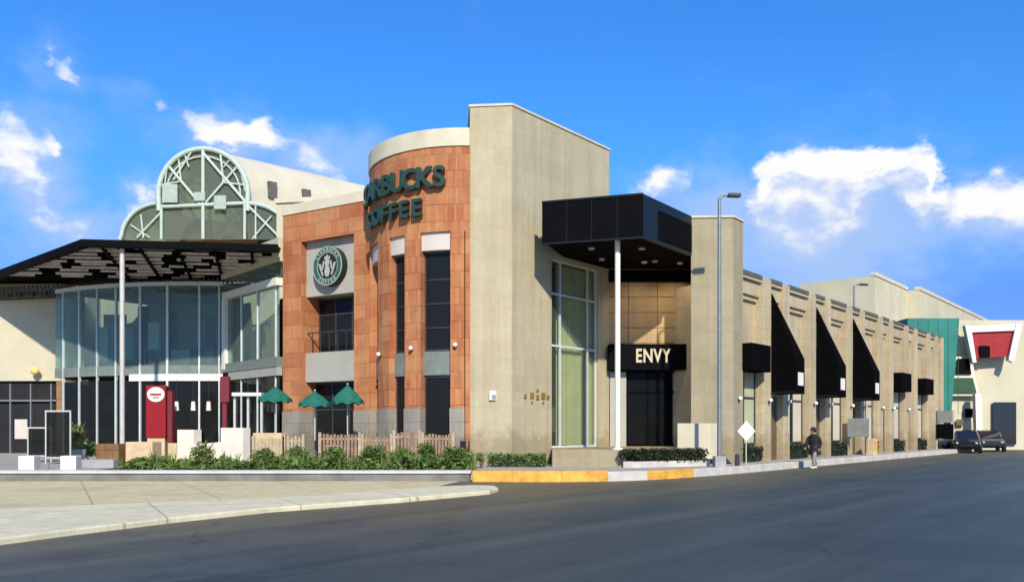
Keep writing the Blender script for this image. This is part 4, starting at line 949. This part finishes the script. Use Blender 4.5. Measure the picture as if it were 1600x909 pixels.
r = thing('notice_board', 'grey notice board on posts below the farthest wedge awning', 'sign', P_(13.0, .75)+(SW,))
def board(t, e0, e1, z0, z1, name, mat, par): MB().slab(S0, U2, N2, t, t+.06, z0, z1, e0, e1).build(name, mat, par)
board(13.0, .2, 1.25, 1.2, 2.15, 'board', 'board', r)
for e in (.3, 1.1): MB().slab(S0, U2, N2, 13.07, 13.13, SW-.05, 1.3, e, e+.07).build('post', 'woodl', r)
r = thing('sign_totem', 'two dark panels stacked on pale posts at the far end of the facade', 'sign', P_(31.4, .6)+(SW,))
board(31.3, .2, 1.15, 2.05, 2.85, 'panel', 'board', r); board(31.3, .15, 1.2, .95, 1.95, 'panel', 'black', r)
for e in (.12, 1.15): MB().slab(S0, U2, N2, 31.37, 31.45, SW-.05, 2.9, e, e+.08).build('post', 'steel', r)
r = thing('utility_box', 'small yellowish utility box on the pavement by the notice board', 'box', P_(14.7, .9)+(SW,))
SL(MB(), 14.4, 15.0, SW-.01, 1.1, 1.1, .75).build('cabinet', 'sandst', r, .02); SL(MB(), 14.45, 14.95, .45, 1.0, 1.112, 1.102).build('door', 'yellow', r)

# ------------------------------------------------------------------ far right
bb = thing('white_hall', 'tall pale hall rising behind the long street facade', 'building', (40, 80, 0))
BH = 14.4; K0 = V((gx(1367, 70), 70)); 
def Q(t, e=0): q = K0+U2*t+N2*e; return (q.x, q.y)
w = MB(); w.prism([(gx(1250, 74), 74), tuple(K0), Q(9.8), Q(9.8, -14), (gx(1250, 90), 90)], 0, BH); w.prism([Q(9.8, 1.0), Q(52, 1.0), Q(52, -12), Q(9.8, -12)], 0, BH-.05)
w.build('wall', 'cream', bb)
MB().prism([Q(-.05, .08), Q(9.7, .08), Q(9.7, -.3), Q(-.05, -.3)], BH, BH+.3).prism([Q(9.75, 1.08), Q(52, 1.08), Q(52, .6), Q(9.75, .6)], BH-.05, BH+.25).build('coping', 'capm', bb)
f = MB()
for i in range(7): f.slab(K0, U2, N2, 12+i*4.2, 14.4+i*4.2, 10.6, 11.9, 1.0, 1.04)
f.build('windows', 'carglass', bb)
gbx = thing('green_building', 'teal green panelled block just past the end of the long facade', 'building', (33, 64, 0))
w = MB(); X0, X1 = gx(1418, 63), gx(1499, 63)
w.prism([(X0, 63), (gx(1486, 63), 63), (gx(1486, 63)+2, 69), (X0, 69)], 2.5, gz(497, 63), [(X0, 63), (X1, 63), (X1+2.5, 69), (X0, 69)])
w.build('panel', 'teal', gbx); MB().prism([(X0+.1, 63.2), (gx(1484, 63), 63.2), (gx(1484, 63)+2, 68.8), (X0+.1, 68.8)], 0, 2.5).build('base', 'darkint', gbx)
pn = MB()
for i in range(5):
    x = X0+.8+i*.75; pn.box((x, 62.99, 6.2), (.03, .02, 7))
pn.build('seams', 'dgreen', gbx)
st_ = thing('corner_store', 'far pale corner store with slanted white frame and red sign at the right edge', 'shop', (38, 66, 0))
sd_ = 64.0
def quad3(pts, th, mat, name, dd=sd_):
    f = [at(px, py, dd) for px, py in pts]; b = [v+V((.1, th, 0)) for v in f]; k = len(f)
    return MB().add(f+b, [list(range(k)), list(range(k, 2*k))[::-1]]+[[i, (i+1) % k, (i+1) % k+k, i+k] for i in range(k)]).build(name, mat, st_)
MB().prism([(gx(1486, 65), 65), (gx(1700, 65), 65), (gx(1700, 65), 76), (gx(1486, 65), 76)], 0, gz(500, 65)).build('wall', 'cream', st_)
quad3([(1511, 510), (1596, 505), (1592, 516), (1516, 519)], .5, 'white', 'frame', 63.6)
quad3([(1508, 508), (1517, 508), (1526, 566), (1520, 566)], .6, 'white', 'frame', 63.5)
quad3([(1517, 518), (1588, 514), (1578, 556), (1526, 560)], .5, 'redsign', 'sign_board', 63.8)
quad3([(1588, 506), (1598, 506), (1584, 566), (1576, 562)], .6, 'white', 'frame', 63.5)
quad3([(1530, 540), (1546, 540), (1546, 558), (1532, 558)], .1, 'black', 'sign_mark', 63.65)
quad3([(1490, 557), (1518, 557), (1530, 618), (1486, 618)], .3, 'whitewall', 'frame', 64.4)
quad3([(1496, 560), (1514, 560), (1518, 584), (1494, 584)], .2, 'black', 'window', 64.2)
quad3([(1492, 590), (1520, 590), (1526, 613), (1489, 613)], .2, 'dgreen', 'awning', 64.2)
quad3([(1508, 638), (1520, 638), (1520, 652), (1508, 652)], .2, 'black', 'window', 64.6); quad3([(1494, 655), (1506, 655), (1506, 664), (1494, 664)], .2, 'brown', 'window', 64.6)
quad3([(1524, 615), (1533, 615), (1536, 690), (1526, 690)], .6, 'white', 'frame', 63.6)
quad3([(1552, 628), (1588, 628), (1588, 694), (1552, 694)], .2, 'carglass', 'window', 64.7)
# parked cars
def car(x, y, rz, paint, label):
    r = thing('parked_car', label, 'car', (x, y, 0), 'cars parked at the end of the street')
    c, s_ = math.cos(rz), math.sin(rz)
    def T(p): return V((x+p[0]*c-p[1]*s_, y+p[0]*s_+p[1]*c, p[2]))
    def loft(secs):   # secs: list of (xpos, halfwidth bottom, halfwidth top, zb, zt)
        m = MB(); vs = []; k = 6
        for X, wb, wt, zb, zt in secs:
            zm = zb+(zt-zb)*.55
            vs += [T((X, -wb*.92, zb)), T((X, -wb, zm)), T((X, -wt, zt)), T((X, wt, zt)), T((X, wb, zm)), T((X, wb*.92, zb))]
        fs = [[0, 1, 2, 3, 4, 5]]+[[i*k+j, i*k+(j+1) % k, (i+1)*k+(j+1) % k, (i+1)*k+j] for i in range(len(secs)-1) for j in range(k)]+[[(len(secs)-1)*k+j for j in range(k)][::-1]]
        return m.add(vs, fs)
    loft([(-2.2, .72, .66, .42, .80), (-2.05, .84, .76, .30, .95), (-1.2, .90, .82, .24, 1.0), (.6, .90, .82, .24, .98), (1.6, .87, .76, .26, .90), (2.1, .78, .66, .32, .76), (2.22, .66, .6, .40, .66)]).build('body', paint, r, .04)
    loft([(-2.0, .72, .55, .93, .97), (-1.5, .76, .60, .93, 1.40), (-.6, .78, .62, .93, 1.50), (.35, .78, .60, .93, 1.44), (1.15, .74, .58, .92, .96)]).build('cabin', 'carglass', r, .03)
    loft([(-1.45, .60, .56, 1.41, 1.43), (-.6, .635, .58, 1.49, 1.535), (.3, .61, .55, 1.45, 1.47)]).build('roof', paint, r)
    for sx_ in (-1, 1):
        for X in (-1.35, 1.35):
            a, b = T((X, sx_*.70, .32)), T((X, sx_*.92, .32)); wh = MB().tube(a, b, .32, k=18).build('wheel', 'rubber', r)
            a2, b2 = T((X, sx_*.90, .32)), T((X, sx_*.93, .32)); o = MB().tube(a2, b2, .20, k=14).build('rim', 'steel', wh)
        MB().ball(T((2.12, sx_*.56, .66)), .14, (.7, .9, .55)).build('headlight', 'lampglass', r)
        MB().ball(T((-2.14, sx_*.6, .74)), .12, (.6, .9, .7)).build('tail_light', 'taill', r)
        MB().ball(T((.75, sx_*.95, 1.0)), .11, (.7, 1, .7)).build('mirror', paint, r)
    MB().add([T((2.235, -.4, .46)), T((2.235, .4, .46)), T((2.20, .42, .62)), T((2.20, -.42, .62))], [[0, 1, 2, 3]]).build('grille', 'rubber', r)
car(gx(1486, 59), 60, R(-112), 'carg', 'charcoal parked car nearest the end of the long facade, left of the black car')
car(gx(1516, 57), 57.5, R(-118), 'carb', 'black parked car in front of the far corner store')
car(gx(1556, 60), 61, R(-112), 'carg', 'charcoal parked car furthest right, beside the corner store door')

# ------------------------------------------------------------------ pedestrian
px_, py_ = gx(1272, 33.8), 33.8
pe = thing('person', 'person in a long dark coat, grey trousers and pale shoes walking along the kerb', 'person', (px_, py_, 0))
fx, fy = -.80, -.60   # facing
wd = V((fx, fy, 0)).normalized(); sd2 = V((-wd.y, wd.x, 0))
def PP(f, s_, z): return V((px_, py_, 0))+wd*f+sd2*s_+V((0, 0, z))
def skin(name, verts, edges, radii, mat, parent, root=0, lev=2):
    me = D.meshes.new(name); me.from_pydata([tuple(v-ORG[parent.name]) for v in verts], edges, []); o = D.objects.new(name, me); COL.objects.link(o); o.parent = parent; ORG[o.name] = ORG[parent.name]
    bm = bmesh.new(); bm.from_mesh(me); bm.verts.layers.skin.verify(); bm.to_mesh(me); bm.free()
    for i, rr in enumerate(radii): me.skin_vertices[0].data[i].radius = rr if isinstance(rr, tuple) else (rr, rr)
    me.skin_vertices[0].data[root].use_root = True
    m = o.modifiers.new('skin', 'SKIN'); m.use_smooth_shade = True; s_ = o.modifiers.new('sub', 'SUBSURF'); s_.levels = s_.render_levels = lev
    dg = bpy.context.evaluated_depsgraph_get(); nm = D.meshes.new_from_object(o.evaluated_get(dg)); o.modifiers.clear(); o.data = nm; nm.materials.clear(); nm.materials.append(M[mat]); return o
Z = 1.62/1.70
bv = [PP(0, 0, .92*Z), PP(.02, 0, 1.12*Z), PP(.03, 0, 1.34*Z), PP(.05, 0, 1.46*Z), PP(.08, 0, 1.58*Z), PP(.09, 0, 1.66*Z),
      PP(0, .10, .88*Z), PP(.16, .10, .48*Z), PP(.18, .09, .10*Z), PP(.30, .10, .04*Z),
      PP(0, -.10, .88*Z), PP(-.06, -.10, .50*Z), PP(-.30, -.09, .14*Z), PP(-.20, -.10, .05*Z),
      PP(.03, .19, 1.36*Z), PP(-.08, .24, 1.08*Z), PP(.02, .24, .84*Z), PP(.05, .24, .75*Z),
      PP(.03, -.19, 1.36*Z), PP(.12, -.24, 1.08*Z), PP(.26, -.22, .88*Z), PP(.31, -.21, .80*Z)]
be = [(0, 1), (1, 2), (2, 3), (3, 4), (4, 5), (0, 6), (6, 7), (7, 8), (8, 9), (0, 10), (10, 11), (11, 12), (12, 13), (2, 14), (14, 15), (15, 16), (16, 17), (2, 18), (18, 19), (19, 20), (20, 21)]
br = [.12, .11, .12, .05, .095, .07, .08, .05, .04, .03, .08, .05, .04, .03, .04, .034, .030, .03, .04, .034, .030, .03]
skin('body', bv, be, br, 'skin', pe)
for s0, ii in ((.10, (6, 7, 8)), (-.10, (10, 11, 12))):
    pass
skin('trousers', [bv[0], bv[6], bv[7], bv[8]+V((0, 0, .02)), bv[10], bv[11], bv[12]+V((0, 0, .01))], [(0, 1), (1, 2), (2, 3), (0, 4), (4, 5), (5, 6)], [.15, .11, .085, .07, .11, .085, .07], 'trouser', pe)
ct = MB(); rings = []
for z, rs_, rf, off in ((.60, .26, .24, -.05), (.85, .245, .20, -.02), (1.02, .215, .165, 0), (1.2, .225, .165, .02), (1.33, .245, .15, .03), (1.385, .22, .14, .038), (1.43, .14, .115, .045), (1.47, .08, .075, .05)):
    rings.append([PP(off+rf*math.sin(a), rs_*math.cos(a), z*Z) for a in [2*math.pi*i/20 for i in range(20)]])
vs = [v for r0 in rings for v in r0]; ct.add(vs, [[i*20+j, i*20+(j+1) % 20, (i+1)*20+(j+1) % 20, (i+1)*20+j] for i in range(len(rings)-1) for j in range(20)], True)
ct.build('coat', 'coat', pe)
for a in ((14, 15, 16), (18, 19, 20)): skin('sleeve', [bv[i] for i in a], [(0, 1), (1, 2)], [.105, .08, .062], 'coat', pe)
for a, b in ((8, 9), (12, 13)):
    d0 = (bv[b]-bv[a]); c = bv[b]; MB().ball(V((c.x, c.y, max(.05, c.z))), .13, (.75, 1.0, .42)).build('shoe', 'shoe', pe)
MB().ball(PP(.045, 0, 1.64*Z), .122, (1, 1, 1.05), 14, 10).build('hair', 'hair', pe)
MB().ball(PP(.19, 0, 1.60*Z), .022).build('nose', 'skin', pe)

# ------------------------------------------------------------------ light and sky
sun_dir = V((.15, -.83, .56)).normalized()
el = math.asin(sun_dir.z); az = math.atan2(sun_dir.x, sun_dir.y)
ld_ = D.lights.new('sun', 'SUN'); ld_.energy = 4.5; ld_.angle = R(1.2); ld_.color = (1, .92, .79)
lo_ = D.objects.new('sun', ld_); COL.objects.link(lo_); lo_.rotation_euler = (-sun_dir).to_track_quat('-Z', 'Y').to_euler(); lo_.location = (-20, -60, 60)
W = D.worlds.new('World'); SC.world = W; W.use_nodes = True; nt = W.node_tree
bg = nt.nodes['Background']; bg.inputs[1].default_value = .10
sky = N(nt, 'ShaderNodeTexSky', sky_type='NISHITA', sun_disc=False, sun_elevation=el, sun_rotation=az, altitude=0, air_density=1.0, dust_density=.3, ozone_density=2.5)
tc = N(nt, 'ShaderNodeTexCoord'); sp = N(nt, 'ShaderNodeSeparateXYZ'); nt.links.new(tc.outputs['Generated'], sp.inputs[0])
def MA(op_, a, b=None, c=None):
    m = N(nt, 'ShaderNodeMath', operation=op_)
    for i, v in enumerate((a, b, c)):
        if v is None: continue
        if isinstance(v, (int, float)): m.inputs[i].default_value = v
        else: nt.links.new(v, m.inputs[i])
    return m.outputs[0]
AZ = MA('ARCTAN2', sp.outputs[0], sp.outputs[1]); EL = MA('ARCSINE', sp.outputs[2])
# richer blue
tintr = N(nt, 'ShaderNodeValToRGB'); e = tintr.color_ramp.elements
SKY_TINT = [(0.0, (.30, .48, 1.05)), (.14, (.33, .56, 1.20)), (.22, (.38, .88, 1.55)), (.30, (.40, 1.05, 1.72)), (.42, (.36, 1.05, 1.85)), (.7, (.34, 1.05, 1.9))]
e[0].position, e[0].color = SKY_TINT[0][0], rgba(SKY_TINT[0][1]); e[1].position, e[1].color = SKY_TINT[-1][0], rgba(SKY_TINT[-1][1])
for p, c in SKY_TINT[1:-1]: q = e.new(p); q.color = rgba(c)
nt.links.new(EL, tintr.inputs[0])
skyc = mixc(nt, 'MULTIPLY', 1, sky.outputs[0], tintr.outputs[0])
def azel(px, py):
    v = V((px-800, F, HZ-py)); return math.atan2(v.x, v.y), math.atan2(v.z, math.hypot(v.x, v.y))
nv = N(nt, 'ShaderNodeTexNoise'); nv.inputs['Scale'].default_value = 14; nv.inputs['Detail'].default_value = 9; nv.inputs['Roughness'].default_value = .58
mpv = N(nt, 'ShaderNodeMapping'); mpv.inputs['Scale'].default_value = (1, 1, 1.5); mpv.inputs['Location'].default_value = (3.1, 1.7, .4); nt.links.new(tc.outputs['Generated'], mpv.inputs[0]); nt.links.new(mpv.outputs[0], nv.inputs['Vector'])
nv2 = N(nt, 'ShaderNodeTexNoise'); nv2.inputs['Scale'].default_value = 38; nv2.inputs['Detail'].default_value = 6; nt.links.new(mpv.outputs[0], nv2.inputs['Vector'])
nw = N(nt, 'ShaderNodeTexNoise'); nw.inputs['Scale'].default_value = 22; nw.inputs['Detail'].default_value = 5; nw.inputs['Roughness'].default_value = .6; nt.links.new(mpv.outputs[0], nw.inputs['Vector'])
sw_ = N(nt, 'ShaderNodeSeparateXYZ'); nt.links.new(nw.outputs['Color'], sw_.inputs[0])
AZw = MA('MULTIPLY_ADD', MA('SUBTRACT', sw_.outputs[0], .5), .055, AZ); ELw = MA('MULTIPLY_ADD', MA('SUBTRACT', sw_.outputs[1], .5), .045, EL)
def blobs(lst, add=False, k_=1.0, up_off=0.0):
    tot = None
    for px, py, rx, ry, s_ in lst:
        a, e_ = azel(px, py); ra = rx*k_/F*math.cos(a)**2; re = ry*k_/F
        dx = MA('MULTIPLY', MA('SUBTRACT', AZw, a), 1/ra); dy = MA('MULTIPLY', MA('SUBTRACT', ELw, e_-up_off), 1/re)
        r2 = MA('ADD', MA('MULTIPLY', dx, dx), MA('MULTIPLY', dy, dy)); g_ = MA('MULTIPLY', MA('EXPONENT', MA('MULTIPLY', r2, -.9)), s_)
        tot = g_ if tot is None else MA('ADD' if add else 'MAXIMUM', tot, g_)
    return MA('MINIMUM', tot, 1.15)
CL = [(1203, 300, 36, 50, .95), (1240, 272, 46, 36, 1.0), (1292, 262, 46, 30, 1.0), (1342, 268, 42, 28, 1.05), (1395, 258, 52, 28, 1.15), (1440, 268, 34, 40, 1.1), (1452, 308, 24, 40, .95), (1250, 322, 66, 44, .85), (1325, 318, 40, 26, .7), (1290, 360, 90, 36, .62), (1505, 330, 50, 34, .66), (1560, 310, 60, 45, .8), (1640, 340, 80, 50, .8),
      (1030, 268, 22, 22, .62), (1062, 292, 42, 28, .64), (1005, 300, 40, 24, .5), (1262, 395, 60, 34, .58),
      (40, 242, 50, 54, .56), (88, 222, 20, 22, .66), (45, 305, 42, 50, .48), (-20, 230, 60, 70, .6), (228, 296, 30, 32, .72), (212, 330, 34, 20, .5), (312, 190, 30, 24, .66), (375, 206, 34, 26, .76), (416, 198, 20, 28, .80), (255, 165, 19, 15, .72), (345, 216, 64, 20, .62), (455, 220, 40, 24, .5),
      (80, 95, 28, 20, .60), (102, 116, 26, 26, .52), (495, 262, 44, 34, .56), (542, 272, 32, 28, .54), (130, 356, 74, 34, .50), (470, 180, 30, 12, .38)]
CLX = CL+[(1310, 300, 95, 30, .25), (1230, 345, 50, 40, .2), (1400, 285, 60, 22, .2)]
dens0 = blobs(CLX, True, .92)
densU = blobs(CLX, True, .92, .022)
HZL = [(1290, 375, 190, 110, 1.1), (1130, 340, 110, 80, .85), (1420, 370, 110, 60, .75), (1540, 335, 110, 60, .8), (1050, 300, 70, 50, .6), (60, 290, 100, 100, .72), (140, 360, 130, 50, .8), (370, 215, 120, 40, .68), (510, 265, 120, 60, .75), (225, 310, 60, 45, .55), (90, 110, 70, 46, .42), (200, 145, 90, 26, .3)]
hz0 = blobs(HZL)
n1_ = MA('SUBTRACT', nv.outputs[0], .5); n2_ = MA('SUBTRACT', nv2.outputs[0], .5)
gate = lambda d_: MA('MINIMUM', MA('MULTIPLY', d_, 4), 1)
def sstep(x, lo, hi):
    m = N(nt, 'ShaderNodeMapRange', interpolation_type='SMOOTHSTEP'); m.inputs[1].default_value = lo; m.inputs[2].default_value = hi; nt.links.new(x, m.inputs[0]); return m.outputs[0]
hz = sstep(MA('ADD', hz0, MA('MULTIPLY', n1_, .9)), .05, .95)
dn = MA('ADD', MA('ADD', dens0, MA('MULTIPLY', n1_, 1.15)), MA('MULTIPLY', n2_, .95))
cu = MA('MULTIPLY', sstep(dn, .42, 1.0), gate(dens0))
up_ = MA('GREATER_THAN', sp.outputs[2], 0)
lit = MA('ADD', MA('ADD', MA('MULTIPLY', MA('SUBTRACT', dens0, densU), 1.5), MA('MULTIPLY', n2_, 1.5)), MA('MULTIPLY', n1_, 1.3))
ccol = mixc(nt, 'MIX', sstep(lit, -.38, .42), (3.9, 5.1, 7.8), (8.0, 8.0, 8.0))
fin = mixc(nt, 'MIX', MA('MULTIPLY', MA('MULTIPLY', hz, .95), up_), skyc, (3.2, 4.7, 7.7))
fin = mixc(nt, 'MIX', MA('MULTIPLY', cu, up_), fin, ccol)
nt.links.new(fin, bg.inputs[0])
SC.view_settings.view_transform = 'Standard'; SC.view_settings.look = 'None'; SC.view_settings.exposure = .3; SC.view_settings.gamma = 1; SC.view_settings.use_curve_mapping = False
SC.cycles.max_bounces = 8; SC.cycles.transparent_max_bounces = 12; SC.cycles.use_denoising = True
